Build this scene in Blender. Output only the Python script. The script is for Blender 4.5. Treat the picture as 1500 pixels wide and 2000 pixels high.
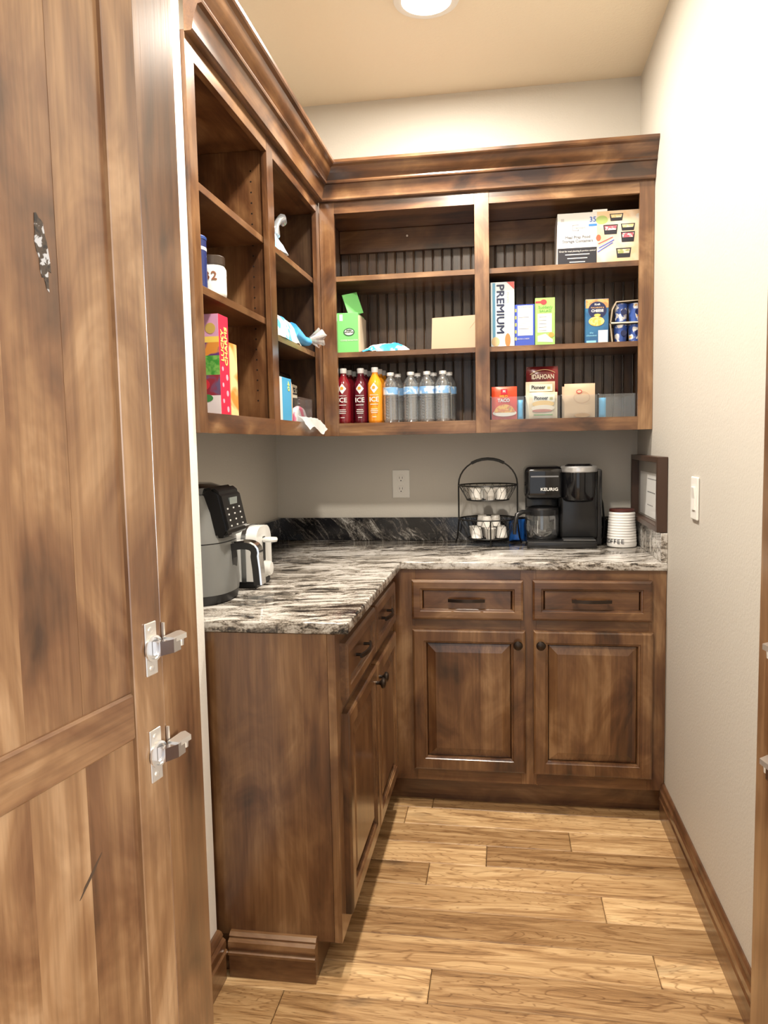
import bpy, bmesh, math, random
from mathutils import Vector, Matrix, noise as mnoise
random.seed(7)
for o in list(bpy.data.objects): bpy.data.objects.remove(o)
S = bpy.context.scene
COL = S.collection
R = math.radians
# ------------------------------------------------------------------ camera
CAM = dict(loc=(1.0157, -3.3284, 1.3392), yaw=9.0294, pitch=-5.1038, roll=-1.1485, f=1488.05)
def make_camera():
    cd = bpy.data.cameras.new('camera'); co = bpy.data.objects.new('camera', cd); COL.objects.link(co)
    y, p, r = R(CAM['yaw']), R(CAM['pitch']), R(CAM['roll'])
    fwd = Vector((-math.sin(y)*math.cos(p), math.cos(y)*math.cos(p), math.sin(p)))
    rt = Vector((math.cos(y), math.sin(y), 0)); up = rt.cross(fwd)
    r2 = rt*math.cos(r)+up*math.sin(r); u2 = -rt*math.sin(r)+up*math.cos(r)
    m = Matrix((r2, u2, -fwd)).transposed().to_4x4(); m.translation = Vector(CAM['loc'])
    co.matrix_world = m
    cd.sensor_fit = 'VERTICAL'; cd.sensor_height = 36; cd.lens = CAM['f']/2000*36
    cd.clip_start = .02; cd.clip_end = 60
    S.camera = co
make_camera()
# ------------------------------------------------------------------ world (daylight of the house behind the camera), exposure
w = bpy.data.worlds.new('world'); S.world = w; w.use_nodes = True
w.node_tree.nodes['Background'].inputs[0].default_value = (.93, .96, 1, 1)
w.node_tree.nodes['Background'].inputs[1].default_value = 0.95
S.view_settings.view_transform = 'Standard'; S.view_settings.look = 'None'
S.view_settings.exposure = 0.46; S.view_settings.gamma = 1
S.view_settings.use_curve_mapping = False
S.cycles.caustics_reflective = False
LAMP_W = 29
LAMP_COL = (1, .915, .80)
# daylight entering through the kitchen window (window_1, built below) behind and to the side of the camera
wl = bpy.data.lights.new('window_daylight', 'AREA'); wl.shape = 'RECTANGLE'; wl.size = 1.3; wl.size_y = 1.3; wl.energy = 150; wl.color = (.86, .93, 1)
wlo = bpy.data.objects.new('window_daylight', wl); COL.objects.link(wlo); wlo.location = (3.13, -4.05, 1.5)
wlo.rotation_euler = (R(90), 0, R(90))

# ------------------------------------------------------------------ room numbers (metres; y = 0 is the back wall, x = 0 the left alcove wall)
W, H = 1.567, 2.79
ZC, TC = .914, .029            # counter top, thickness
XS = .293                      # left wall nearer the doorway
YS = -1.6                      # where that wall begins
YF, YN = -2.33, -2.444         # doorway jamb far and near edge
JL, JR = .588, 1.330            # jamb faces
UX, UY = .303, -.324           # upper cabinet faces
UZ0, UZ1 = 1.374, 2.287
OZ0, OZ1 = 1.424, 2.238        # upper openings
BX, BY = .61, -.616            # base cabinet face frames
BEND = -1.569                  # end of left base cabinet

# ------------------------------------------------------------------ materials
MATS = {}
def nt(name):
    m = bpy.data.materials.new(name); m.use_nodes = True
    n = m.node_tree.nodes; l = m.node_tree.links
    return m, n, l, n['Principled BSDF']
def plain(name, col, rough=.5, metal=0, coat=0, emit=None, es=0, spec=None):
    if name in MATS: return MATS[name]
    m, n, l, b = nt(name)
    b.inputs['Base Color'].default_value = (*col, 1); b.inputs['Roughness'].default_value = rough
    b.inputs['Metallic'].default_value = metal; b.inputs['Coat Weight'].default_value = coat
    if spec is not None: b.inputs['Specular IOR Level'].default_value = spec
    if emit: b.inputs['Emission Color'].default_value = (*emit, 1); b.inputs['Emission Strength'].default_value = es
    MATS[name] = m; return m
def srgb(r, g, b):
    f = lambda c: (c/255/12.92) if c/255 <= .04045 else ((c/255+.055)/1.055)**2.4
    return (f(r), f(g), f(b))
def math_node(n, l, op, a, b=None):
    k = n.new('ShaderNodeMath'); k.operation = op
    for i, v in enumerate((a, b)):
        if v is None: continue
        if isinstance(v, (int, float)): k.inputs[i].default_value = v
        else: l.new(v, k.inputs[i])
    return k.outputs[0]
def ramp(n, l, fac, stops, interp='LINEAR'):
    k = n.new('ShaderNodeValToRGB'); k.color_ramp.interpolation = interp
    e = k.color_ramp.elements
    while len(e) < len(stops): e.new(.5)
    for i, (p, c) in enumerate(stops):
        e[i].position = p; e[i].color = (*c, 1) if len(c) == 3 else c
    l.new(fac, k.inputs[0]); return k.outputs[0]
def coords(n, l, scale, rnd=True, rot=(0, 0, 0)):
    tc = n.new('ShaderNodeTexCoord'); src = tc.outputs['Object']
    if rnd:
        oi = n.new('ShaderNodeObjectInfo')
        cx = n.new('ShaderNodeCombineXYZ')
        for i, k in enumerate((13.1, 37.7, 25.3)):
            l.new(math_node(n, l, 'MULTIPLY', oi.outputs['Random'], k), cx.inputs[i])
        va = n.new('ShaderNodeVectorMath'); va.operation = 'ADD'
        l.new(src, va.inputs[0]); l.new(cx.outputs[0], va.inputs[1]); src = va.outputs[0]
    mp = n.new('ShaderNodeMapping'); l.new(src, mp.inputs[0])
    mp.inputs['Scale'].default_value = scale; mp.inputs['Rotation'].default_value = rot
    return mp.outputs[0]
def noise(n, l, vec, scale, detail=4, rough=.55, dist=0):
    k = n.new('ShaderNodeTexNoise'); l.new(vec, k.inputs['Vector'])
    k.inputs['Scale'].default_value = scale; k.inputs['Detail'].default_value = detail
    k.inputs['Roughness'].default_value = rough; k.inputs['Distortion'].default_value = dist
    return k.outputs['Fac']
def mixc(n, l, fac, a, b, mode='MIX'):
    k = n.new('ShaderNodeMix'); k.data_type = 'RGBA'; k.blend_type = mode
    if isinstance(fac, (int, float)): k.inputs[0].default_value = fac
    else: l.new(fac, k.inputs[0])
    for i, v in ((6, a), (7, b)):
        if isinstance(v, tuple): k.inputs[i].default_value = (*v, 1)
        else: l.new(v, k.inputs[i])
    return k.outputs[2]
def wood(axis, tone=1.0, name=None, rough=.28):
    """knotty alder, stained brown; grain along axis 0/1/2"""
    name = name or 'alder_%s_%.2f' % ('xyz'[axis], tone)
    if name in MATS: return MATS[name]
    m, n, l, b = nt(name)
    def sc(along, across=1.0): return tuple(along if i == axis else across for i in range(3))
    streak = noise(n, l, coords(n, l, sc(.09)), 16, 5, .6, .7)
    fine = noise(n, l, coords(n, l, sc(.03)), 150, 3, .6, .2)
    blotch = noise(n, l, coords(n, l, sc(.5)), 7.5, 4, .55, 1.1)
    f = math_node(n, l, 'ADD', math_node(n, l, 'MULTIPLY', streak, .36), math_node(n, l, 'MULTIPLY', blotch, .64))
    # glued-up staves: each about 8 cm wide has its own tone
    sx = n.new('ShaderNodeSeparateXYZ'); l.new(coords(n, l, (1, 1, 1)), sx.inputs[0])
    o2 = [i for i in range(3) if i != axis]
    sm = math_node(n, l, 'FLOOR', math_node(n, l, 'MULTIPLY', math_node(n, l, 'ADD', sx.outputs[o2[0]], sx.outputs[o2[1]]), 12.5))
    wn = n.new('ShaderNodeTexWhiteNoise'); wn.noise_dimensions = '1D'; l.new(sm, wn.inputs['W'])
    f = math_node(n, l, 'ADD', f, math_node(n, l, 'MULTIPLY', math_node(n, l, 'SUBTRACT', wn.outputs['Value'], .5), .10))
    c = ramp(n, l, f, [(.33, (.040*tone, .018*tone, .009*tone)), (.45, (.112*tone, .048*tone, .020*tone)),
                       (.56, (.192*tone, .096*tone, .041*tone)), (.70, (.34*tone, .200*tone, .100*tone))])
    fr = ramp(n, l, fine, [(.3, (.62, .58, .55)), (.6, (1.05, 1.05, 1.05))])
    c = mixc(n, l, .6, c, fr, 'MULTIPLY')
    # knots: sparse cells, dark heart, warm halo
    vv = n.new('ShaderNodeTexVoronoi'); vv.inputs['Scale'].default_value = 4.2
    dn = n.new('ShaderNodeTexNoise'); dn.inputs['Scale'].default_value = 14
    cv = coords(n, l, sc(.45)); l.new(cv, dn.inputs['Vector'])
    mx = n.new('ShaderNodeMix'); mx.data_type = 'VECTOR'; mx.inputs[0].default_value = .035
    l.new(cv, mx.inputs[4]); l.new(dn.outputs['Color'], mx.inputs[5]); l.new(mx.outputs[1], vv.inputs['Vector'])
    sepc = n.new('ShaderNodeSeparateColor'); l.new(vv.outputs['Color'], sepc.inputs[0])
    gate = math_node(n, l, 'GREATER_THAN', sepc.outputs[0], .45)
    kd = vv.outputs['Distance']
    heart = math_node(n, l, 'MULTIPLY', ramp(n, l, kd, [(.04, (1, 1, 1)), (.11, (0, 0, 0))]), gate)
    halo = math_node(n, l, 'MULTIPLY', ramp(n, l, kd, [(.06, (1, 1, 1)), (.30, (0, 0, 0))]), gate)
    c = mixc(n, l, math_node(n, l, 'MULTIPLY', halo, .45), c, (.10*tone, .040*tone, .013*tone))
    c = mixc(n, l, math_node(n, l, 'MULTIPLY', heart, .85), c, (.022, .010, .005))
    l.new(c, b.inputs['Base Color'])
    b.inputs['Roughness'].default_value = rough
    b.inputs['Coat Weight'].default_value = .4; b.inputs['Coat Roughness'].default_value = .16
    bp = n.new('ShaderNodeBump'); bp.inputs['Strength'].default_value = .06; bp.inputs['Distance'].default_value = .002
    l.new(fine, bp.inputs['Height']); l.new(bp.outputs[0], b.inputs['Normal'])
    MATS[name] = m; return m
WX, WY, WZ = wood(0), wood(1), wood(2)
def hickory():
    m, n, l, b = nt('hickory_floor')
    oi = n.new('ShaderNodeObjectInfo')
    v = coords(n, l, (.10, 1, 1)); streak = noise(n, l, v, 22, 6, .62, 1.6)
    cath = noise(n, l, coords(n, l, (.16, 1, 1)), 9, 3, .5, 2.2)
    ring = math_node(n, l, 'FRACT', math_node(n, l, 'MULTIPLY', cath, 11))
    ringm = ramp(n, l, ring, [(0, (.45, .36, .28)), (.14, (1, 1, 1)), (.86, (1, 1, 1)), (1, (.55, .46, .38))])
    base = ramp(n, l, streak, [(.28, (.22, .115, .046)), (.45, (.50, .305, .140)), (.6, (.70, .475, .245)), (.78, (.82, .60, .345))])
    c = mixc(n, l, .8, base, ringm, 'MULTIPLY')
    tint = oi.outputs['Color']      # each board's own stain, set on the plank
    c = mixc(n, l, 1, c, tint, 'MULTIPLY')
    bl = noise(n, l, coords(n, l, (.35, 1, 1)), 6, 4, .6, .8)
    dark = ramp(n, l, bl, [(.62, (0, 0, 0)), (.74, (1, 1, 1))])
    c = mixc(n, l, math_node(n, l, 'MULTIPLY', dark, .7), c, (.05, .028, .016))
    l.new(c, b.inputs['Base Color']); b.inputs['Roughness'].default_value = .42
    bp = n.new('ShaderNodeBump'); bp.inputs['Strength'].default_value = .18; bp.inputs['Distance'].default_value = .003
    l.new(streak, bp.inputs['Height']); l.new(bp.outputs[0], b.inputs['Normal'])
    return m
FLOORM = hickory()
def paint(name, col, scale=130, strength=.25):
    m, n, l, b = nt(name)
    tc = n.new('ShaderNodeTexCoord'); f = noise(n, l, tc.outputs['Object'], scale, 3, .55, .4)
    bp = n.new('ShaderNodeBump'); bp.inputs['Strength'].default_value = strength; bp.inputs['Distance'].default_value = .003
    l.new(f, bp.inputs['Height']); l.new(bp.outputs[0], b.inputs['Normal'])
    b.inputs['Base Color'].default_value = (*col, 1); b.inputs['Roughness'].default_value = .55
    return m
WALLM = paint('greige_paint', (.56, .53, .475))
CEILM = paint('ceiling_paint', (.84, .75, .59), 90, .4)
def granite(name, dark):
    m, n, l, b = nt(name)
    tc = n.new('ShaderNodeTexCoord')
    mp = n.new('ShaderNodeMapping'); l.new(tc.outputs['Object'], mp.inputs[0])
    mp.inputs['Rotation'].default_value = (0, R(-48), 0) if dark else (0, 0, R(-12))
    mp2 = n.new('ShaderNodeMapping'); l.new(mp.outputs[0], mp2.inputs[0]); mp = mp2
    mp.inputs['Scale'].default_value = (.16, .6, 1) if dark else (.27, 1, 1)
    wob = n.new('ShaderNodeTexNoise'); wob.inputs['Scale'].default_value = 3.5; wob.inputs['Detail'].default_value = 3
    l.new(tc.outputs['Object'], wob.inputs['Vector'])
    va = n.new('ShaderNodeMix'); va.data_type = 'VECTOR'; va.inputs[0].default_value = .10
    l.new(mp.outputs[0], va.inputs[4]); l.new(wob.outputs['Color'], va.inputs[5])
    v = va.outputs[1]
    a = noise(n, l, v, 50 if dark else 42, 8, .70, 1.0)
    big = noise(n, l, v, 9, 4, .55, 1.2)
    speck = noise(n, l, tc.outputs['Object'], 210, 3, .6)
    f = math_node(n, l, 'ADD', math_node(n, l, 'MULTIPLY', a, .60), math_node(n, l, 'MULTIPLY', big, .40))
    f = math_node(n, l, 'ADD', f, math_node(n, l, 'MULTIPLY', math_node(n, l, 'SUBTRACT', speck, .5), .16))
    if dark:
        c = ramp(n, l, f, [(.0, (.004, .004, .005)), (.50, (.012, .012, .014)), (.56, (.10, .09, .08)), (.63, (.45, .44, .42)), (.72, (.6, .59, .57))])
    else:
        c = ramp(n, l, f, [(.41, (.008, .008, .009)), (.455, (.07, .058, .048)), (.495, (.24, .21, .175)), (.545, (.50, .475, .44)), (.68, (.72, .70, .67))])
    l.new(c, b.inputs['Base Color']); b.inputs['Roughness'].default_value = .09
    return m
GRAN, GRAND = granite('granite_light', False), granite('granite_dark', True)
def clear(name, tint=(1, 1, 1), body=.1, gloss=.18, bodycol=(.8, .85, .9), rough=.05, graze=.55):
    """thin clear plastic / glass"""
    if name in MATS: return MATS[name]
    m, n, l, b = nt(name); out = n['Material Output']
    t = n.new('ShaderNodeBsdfTransparent'); t.inputs[0].default_value = (*tint, 1)
    b.inputs['Base Color'].default_value = (*bodycol, 1); b.inputs['Roughness'].default_value = .3
    g = n.new('ShaderNodeBsdfGlossy'); g.inputs['Roughness'].default_value = rough
    m1 = n.new('ShaderNodeMixShader'); m1.inputs[0].default_value = body
    l.new(t.outputs[0], m1.inputs[1]); l.new(b.outputs[0], m1.inputs[2])
    lw = n.new('ShaderNodeLayerWeight'); lw.inputs[0].default_value = .35
    m2 = n.new('ShaderNodeMixShader')
    l.new(math_node(n, l, 'ADD', math_node(n, l, 'MULTIPLY', lw.outputs['Facing'], graze), gloss*.4), m2.inputs[0])
    l.new(m1.outputs[0], m2.inputs[1]); l.new(g.outputs[0], m2.inputs[2])
    l.new(m2.outputs[0], out.inputs[0])
    MATS[name] = m; return m
def twotone(name, a, b_, scale=14, th=.5, rough=.35, soft=.03, third=None):
    """printed film: patches of two or three inks"""
    if name in MATS: return MATS[name]
    m, n, l, b = nt(name)
    f = noise(n, l, coords(n, l, (1, 1, 1)), scale, 2, .5, .5)
    st = [(th-soft, a), (th+soft, b_)]
    if third: st += [(th+.12, b_), (th+.12+soft, third)]
    l.new(ramp(n, l, f, st), b.inputs['Base Color']); b.inputs['Roughness'].default_value = rough
    MATS[name] = m; return m
BRONZE = plain('dark_bronze', (.055, .042, .034), .32, .9)
WHITEP = plain('white_plastic', (.80, .79, .75), .35)
NICKEL = plain('hinge_nickel', (.78, .74, .68), .28, .85)
BLACKG = plain('black_gloss', (.008, .008, .009), .12)
BLACKM = plain('black_matte', (.012, .012, .013), .42)
WIRE = plain('black_wire', (.012, .011, .010), .4, .3)
WHITE = plain('white_ink', (.72, .72, .70), .45)
DARKINK = plain('dark_ink', (.012, .012, .02), .5)
CARD = plain('brown_card', (.50, .37, .25), .75)

# ------------------------------------------------------------------ mesh helpers
def B(): return bmesh.new()
def merge(bm, other):
    me = bpy.data.meshes.new('tmp'); other.to_mesh(me); bm.from_mesh(me); bpy.data.meshes.remove(me); other.free()
def box(bm, x0, x1, y0, y1, z0, z1, bev=0, seg=1):
    t = bmesh.new()
    vs = [t.verts.new((x, y, z)) for x in (x0, x1) for y in (y0, y1) for z in (z0, z1)]
    for f in ((0, 1, 3, 2), (4, 6, 7, 5), (0, 4, 5, 1), (2, 3, 7, 6), (0, 2, 6, 4), (1, 5, 7, 3)):
        t.faces.new([vs[i] for i in f])
    bmesh.ops.recalc_face_normals(t, faces=t.faces[:])
    if bev: bmesh.ops.bevel(t, geom=t.edges[:], offset=bev, segments=seg, affect='EDGES', profile=.5, clamp_overlap=True)
    merge(bm, t); return bm
def prism(bm, poly, axis, a0, a1):
    """poly: 2-D outline in the other two axes (order x,y,z without axis)"""
    def mk(p, a):
        q = list(p); q.insert(axis, a); return q
    v0 = [bm.verts.new(mk(p, a0)) for p in poly]; v1 = [bm.verts.new(mk(p, a1)) for p in poly]
    fs = [bm.faces.new(v0), bm.faces.new(v1[::-1])]
    k = len(poly)
    for i in range(k): fs.append(bm.faces.new((v0[i], v0[(i+1) % k], v1[(i+1) % k], v1[i])))
    bmesh.ops.recalc_face_normals(bm, faces=fs); return bm
def lathe(bm, prof, c=(0, 0, 0), axis=2, seg=24, cap=True):
    """prof: (radius, along)"""
    rings = []
    def P(r, t, a):
        ca, sa = r*math.cos(a), r*math.sin(a)
        q = [ca, sa]; q.insert(axis, t)
        return (c[0]+q[0], c[1]+q[1], c[2]+q[2])
    for r, t in prof:
        rings.append([bm.verts.new(P(max(r, 1e-5), t, 2*math.pi*i/seg)) for i in range(seg)])
    fs = []
    for a, b_ in zip(rings, rings[1:]):
        for i in range(seg): fs.append(bm.faces.new((a[i], a[(i+1) % seg], b_[(i+1) % seg], b_[i])))
    if cap: fs += [bm.faces.new(rings[0]), bm.faces.new(rings[-1][::-1])]
    bmesh.ops.recalc_face_normals(bm, faces=fs); return bm
def tube(bm, pts, r, seg=8, closed=False):
    pts = [Vector(p) for p in pts]; k = len(pts); rings = []
    rr = r if isinstance(r, (list, tuple)) else [r]*k
    prev = None
    for i, p in enumerate(pts):
        if closed: d = pts[(i+1) % k]-pts[i-1]
        else: d = pts[min(i+1, k-1)]-pts[max(i-1, 0)]
        d.normalize()
        if prev is None:
            a = d.orthogonal().normalized()
        else:
            a = (prev-d*prev.dot(d)); a = a.normalized() if a.length > 1e-6 else d.orthogonal().normalized()
        prev = a; b_ = d.cross(a)
        rings.append([bm.verts.new(p+a*rr[i]*math.cos(2*math.pi*j/seg)+b_*rr[i]*math.sin(2*math.pi*j/seg)) for j in range(seg)])
    fs = []
    pairs = list(zip(rings, rings[1:])) + ([(rings[-1], rings[0])] if closed else [])
    for a, b_ in pairs:
        for j in range(seg): fs.append(bm.faces.new((a[j], a[(j+1) % seg], b_[(j+1) % seg], b_[j])))
    if not closed: fs += [bm.faces.new(rings[0]), bm.faces.new(rings[-1][::-1])]
    bmesh.ops.recalc_face_normals(bm, faces=fs); return bm
def circle(c, r, k=32, z=None, sx=1, sy=1):
    return [(c[0]+sx*r*math.cos(2*math.pi*i/k), c[1]+sy*r*math.sin(2*math.pi*i/k), c[2]) for i in range(k)]
def arc(a, b_, mid, k=12):
    """quadratic curve a-mid-b"""
    a, b_, mid = Vector(a), Vector(b_), Vector(mid); c = mid*2-(a+b_)/2
    return [a*(1-t)**2+c*2*t*(1-t)+b_*t*t for t in [i/k for i in range(k+1)]]
ORIG = {}
def origin(o):
    v = Vector((0, 0, 0))
    while o is not None:
        v += ORIG.get(o.name, Vector((0, 0, 0))); o = o.parent
    return v
def part(name, bm, mat, parent=None, smooth=False, local=False, label=None, auto=None):
    if parent is not None and not local:
        off = origin(parent)
        bmesh.ops.translate(bm, verts=bm.verts[:], vec=-off)
    me = bpy.data.meshes.new(name); bm.to_mesh(me); bm.free()
    if smooth:
        for p in me.polygons: p.use_smooth = True
        try: me.set_sharp_from_angle(angle=R(smooth if not isinstance(smooth, bool) else 40))
        except Exception: pass
    me.materials.append(mat)
    o = bpy.data.objects.new(name, me); COL.objects.link(o); o.parent = parent
    if label: o['label'] = label
    return o
def thing(name, label, cat, loc=(0, 0, 0), rotz=0, group=None):
    o = bpy.data.objects.new(name, None); COL.objects.link(o)
    o.empty_display_size = .05
    o.location = loc; o.rotation_euler = (0, 0, rotz); o['label'] = label; o['category'] = cat
    if group: o['group'] = group
    ORIG[o.name] = Vector(loc); return o
def single(name, bm, mat, label, cat, loc, group=None, smooth=False):
    bmesh.ops.translate(bm, verts=bm.verts[:], vec=-Vector(loc))
    o = part(name, bm, mat, None, smooth); o.location = loc
    o['label'] = label; o['category'] = cat
    if group: o['group'] = group
    ORIG[o.name] = Vector(loc); return o
def struct(name, bm, mat, label, cat, parent=None, smooth=False):
    o = part(name, bm, mat, parent, smooth)
    if parent is None: o['kind'] = 'structure'; o['label'] = label; o['category'] = cat
    return o
def text(parent, s, at, size, mat, face='-y', depth=.0003, align='CENTER', bold=0, width=None, roll=0, name='lettering', local=False):
    cu = bpy.data.curves.new('txt', 'FONT'); cu.body = s; cu.size = size; cu.align_x = align; cu.align_y = 'CENTER'
    cu.extrude = depth; cu.resolution_u = 2
    t = bpy.data.objects.new('txt', cu); COL.objects.link(t)
    bpy.context.view_layer.update()
    dg = bpy.context.evaluated_depsgraph_get()
    me = bpy.data.meshes.new_from_object(t.evaluated_get(dg)); bpy.data.objects.remove(t); bpy.data.curves.remove(cu)
    if width:
        xs = [v.co.x for v in me.vertices]; k = width/max(1e-6, max(xs)-min(xs))
        for v in me.vertices: v.co.x *= k
    if bold:
        bm = bmesh.new()
        for q_, (dx, dy) in enumerate(((-bold, 0), (bold, 0), (0, bold), (0, -bold))):
            m2 = me.copy(); m2.transform(Matrix.Translation((dx, dy, q_*.00013))); bm.from_mesh(m2); bpy.data.meshes.remove(m2)
        bm.to_mesh(me); bm.free()
    rot = {'-y': Matrix.Rotation(R(90), 4, 'X'), '+x': Matrix.Rotation(R(90), 4, 'Z') @ Matrix.Rotation(R(90), 4, 'X'),
           '-x': Matrix.Rotation(R(-90), 4, 'Z') @ Matrix.Rotation(R(90), 4, 'X'), '+z': Matrix.Identity(4)}[face]
    off = Vector((0, 0, 0)) if local else origin(parent)
    me.transform(Matrix.Translation(Vector(at)-off) @ rot @ Matrix.Rotation(R(roll), 4, 'Z'))
    me.materials.clear(); me.materials.append(mat); me.name = name
    o = bpy.data.objects.new(name, me); COL.objects.link(o); o.parent = parent
    return o
def decal(parent, name, x0, x1, z0, z1, y, mat, t=.0004):
    return part(name, box(B(), x0, x1, y-t, y+.0002, z0, z1), mat, parent)
def ellipse(parent, name, cx, cz, rx, rz, y, mat, t=.0006, k=24):
    return part(name, prism(B(), [(cx+rx*math.cos(2*math.pi*i/k), cz+rz*math.sin(2*math.pi*i/k)) for i in range(k)], 1, y-t, y+.0002), mat, parent)
def crumple(bm, amp, freq=18, seed=0):
    for v in bm.verts:
        p = v.co*freq+Vector((seed*7.3, seed*3.1, seed*5.7))
        v.co += Vector((mnoise.noise(p), mnoise.noise(p+Vector((9, 4, 1))), mnoise.noise(p+Vector((3, 8, 6)))))*amp
    return bm
def pillow(x0, x1, y0, y1, z0, z1, nx=14, ny=10, amp=.004, seed=0, keep=True):
    """soft bag lying on z0"""
    bm = B(); top = []; bot = []
    for i in range(nx+1):
        rt = []; rb = []
        for j in range(ny+1):
            u, v = i/nx, j/ny
            x = x0+(x1-x0)*u; y = y0+(y1-y0)*v
            hgt = (1-abs(2*u-1)**3.2)*(1-abs(2*v-1)**3.2)
            rt.append(bm.verts.new((x, y, z0+.001+(z1-z0)*hgt**.6)))
            rb.append(bm.verts.new((x, y, z0)) if 0 < i < nx and 0 < j < ny else rt[-1])
        top.append(rt); bot.append(rb)
    for i in range(nx):
        for j in range(ny):
            bm.faces.new((top[i][j], top[i+1][j], top[i+1][j+1], top[i][j+1]))
            q = (bot[i][j], bot[i][j+1], bot[i+1][j+1], bot[i+1][j])
            if len(set(q)) == 4:
                try: bm.faces.new(q)
                except ValueError: pass
    crumple(bm, amp, 22, seed)
    for v in bm.verts: v.co.z = max(v.co.z, z0+.0002)
    bmesh.ops.recalc_face_normals(bm, faces=bm.faces[:]); return bm
def pouch(x0, x1, z0, z1, y, th=.012, amp=.0015, seed=0, lean=0):
    """upright flat packet facing -y: thin seams at top and bottom, belly between"""
    bm = B(); nx, nz = 10, 12; F = []; K = []
    for i in range(nx+1):
        f = []; k = []
        for j in range(nz+1):
            u, v = i/nx, j/nz
            b_ = th/2*(1-abs(2*u-1)**2.5)*min(1, max(0, (v)/.10))**.6*min(1, max(0, (1-v)/.14))**.6+.0006
            x = x0+(x1-x0)*u; z = z0+(z1-z0)*v; yy = y+th/2+lean*v
            f.append(bm.verts.new((x, yy-b_, z))); k.append(bm.verts.new((x, yy+b_, z)))
        F.append(f); K.append(k)
    for i in range(nx):
        for j in range(nz):
            bm.faces.new((F[i][j], F[i+1][j], F[i+1][j+1], F[i][j+1])); bm.faces.new((K[i][j], K[i][j+1], K[i+1][j+1], K[i+1][j]))
    for j in range(nz):
        bm.faces.new((F[0][j], F[0][j+1], K[0][j+1], K[0][j])); bm.faces.new((F[nx][j+1], F[nx][j], K[nx][j], K[nx][j+1]))
    for i in range(nx):
        bm.faces.new((F[i+1][0], F[i][0], K[i][0], K[i+1][0])); bm.faces.new((F[i][nz], F[i+1][nz], K[i+1][nz], K[i][nz]))
    for v in bm.verts:
        p = v.co*25+Vector((seed*5.1, seed, seed*2.2)); v.co.y += mnoise.noise(p)*amp
    bmesh.ops.recalc_face_normals(bm, faces=bm.faces[:]); return bm

# ================================================================== THE ROOM
# floor: a sub-floor slab that parents every plank
fl = struct('floor', box(B(), -.9, 3.2, -4.6, .1, -.05, -.018), plain('subfloor', (.05, .03, .02), .8), 'hickory plank floor of light and dark brown boards', 'floor')
PW = .1232; first = -.635
joints = {0: .657, 1: 1.226, 2: .951, 3: .772, 4: 1.29, 5: 1.85, 6: 1.39, 7: .825, 8: 1.75, 9: 1.12}
# stain of the boards in view: (from x of the board's middle, tone)
TINT = {0: [(-9, .75), (.66, 1.0)], 1: [(-9, .68), (1.2, .92)], 2: [(-9, .98), (.95, .60)], 3: [(-9, .62), (.78, .90)], 4: [(-9, .78), (1.28, 1.05)],
        5: [(-9, .58)], 6: [(-9, .85), (1.38, 1.02)], 7: [(-9, 1.05), (.82, .66)], 8: [(-9, .70)], 9: [(-9, .9), (1.1, .75)]}
rows = [k for k in range(-6, 32)]
for k in rows:
    y1 = first-PW*k; y0 = y1-PW
    if y1 > .05: continue
    j = joints.get(k, random.uniform(.2, 1.5)); L = 1.28 if k in joints else random.uniform(1.15, 1.5)
    xs = sorted([j-2*L, j-L, j, j+L, j+2*L])
    xs = [max(-.88, min(3.18, x)) for x in xs]; xs = sorted(set([-.88]+xs+[3.18]))
    for a, b_ in zip(xs, xs[1:]):
        if b_-a < .02: continue
        mid = [t_ for lo, t_ in TINT.get(k, []) if (a+b_)/2 > lo]
        t_ = mid[-1] if mid else random.choice((.55, .72, .85, 1.0))
        pl_ = part('floor_plank', box(B(), a+.0008, b_-.0008, y0+.0007, y1-.0007, -.018, 0, .0022), FLOORM, fl)
        pl_.color = (t_, t_**1.18, t_**1.4, 1)
struct('ceiling', box(B(), -.9, 3.2, -4.6, .1, H, H+.08), CEILM, 'cream textured ceiling', 'ceiling')
struct('wall_back', box(B(), -.1, W+.1, 0, .1, 0, H), WALLM, 'greige painted back wall above the granite backsplash', 'wall')
struct('wall_left', box(B(), -.1, 0, YS, 0, 0, H), WALLM, 'greige painted side wall behind the air fryer', 'wall')
struct('wall_entry', box(B(), -.1, XS, YF, YS, 0, H), paint('brightened_wall_paint', (.87, .86, .82)), 'bright strip of painted wall between doorway and cabinets', 'wall')  # colour raised above the other walls to stand in for strong light here
struct('wall_right', box(B(), W, W+.1, YF, 0, 0, H), WALLM, 'plain greige painted wall with the light switch', 'wall')
fw = B()
box(fw, -.9, JL-.02, YN, YF, 0, H); box(fw, JR+.02, 3.2, YN, YF, 0, H); box(fw, JL-.02, JR+.02, YN, YF, 2.10, H)
struct('wall_front', fw, WALLM, 'painted wall around the pantry doorway', 'wall')
jb = part('trim_1', box(B(), JL-.02, JL, YN, YF, 0, 2.10, .0012), WZ); jb['kind'] = 'structure'; jb['label'] = 'brown wooden doorway jamb beside the bright wall strip'; jb['category'] = 'door jamb'
jb = part('trim_2', box(B(), JR, JR+.02, YN, YF, 0, 2.10, .0012), WZ); jb['kind'] = 'structure'; jb['label'] = 'brown wooden doorway jamb beside the plain greige wall'; jb['category'] = 'door jamb'
jb = part('trim_3', box(B(), JL-.02, JR+.02, YN, YF, 2.08, 2.10), WX); jb['kind'] = 'structure'; jb['label'] = 'wooden head jamb across the top of the doorway'; jb['category'] = 'door jamb'
kw = B()
box(kw, 3.2, 3.3, -4.6, YN, 0, .80); box(kw, 3.2, 3.3, -4.6, YN, 2.20, H); box(kw, 3.2, 3.3, -3.35, YN, .80, 2.20)
struct('wall_kitchen', kw, WALLM, 'kitchen side wall around the window behind the camera', 'wall')
wf = B()
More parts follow.
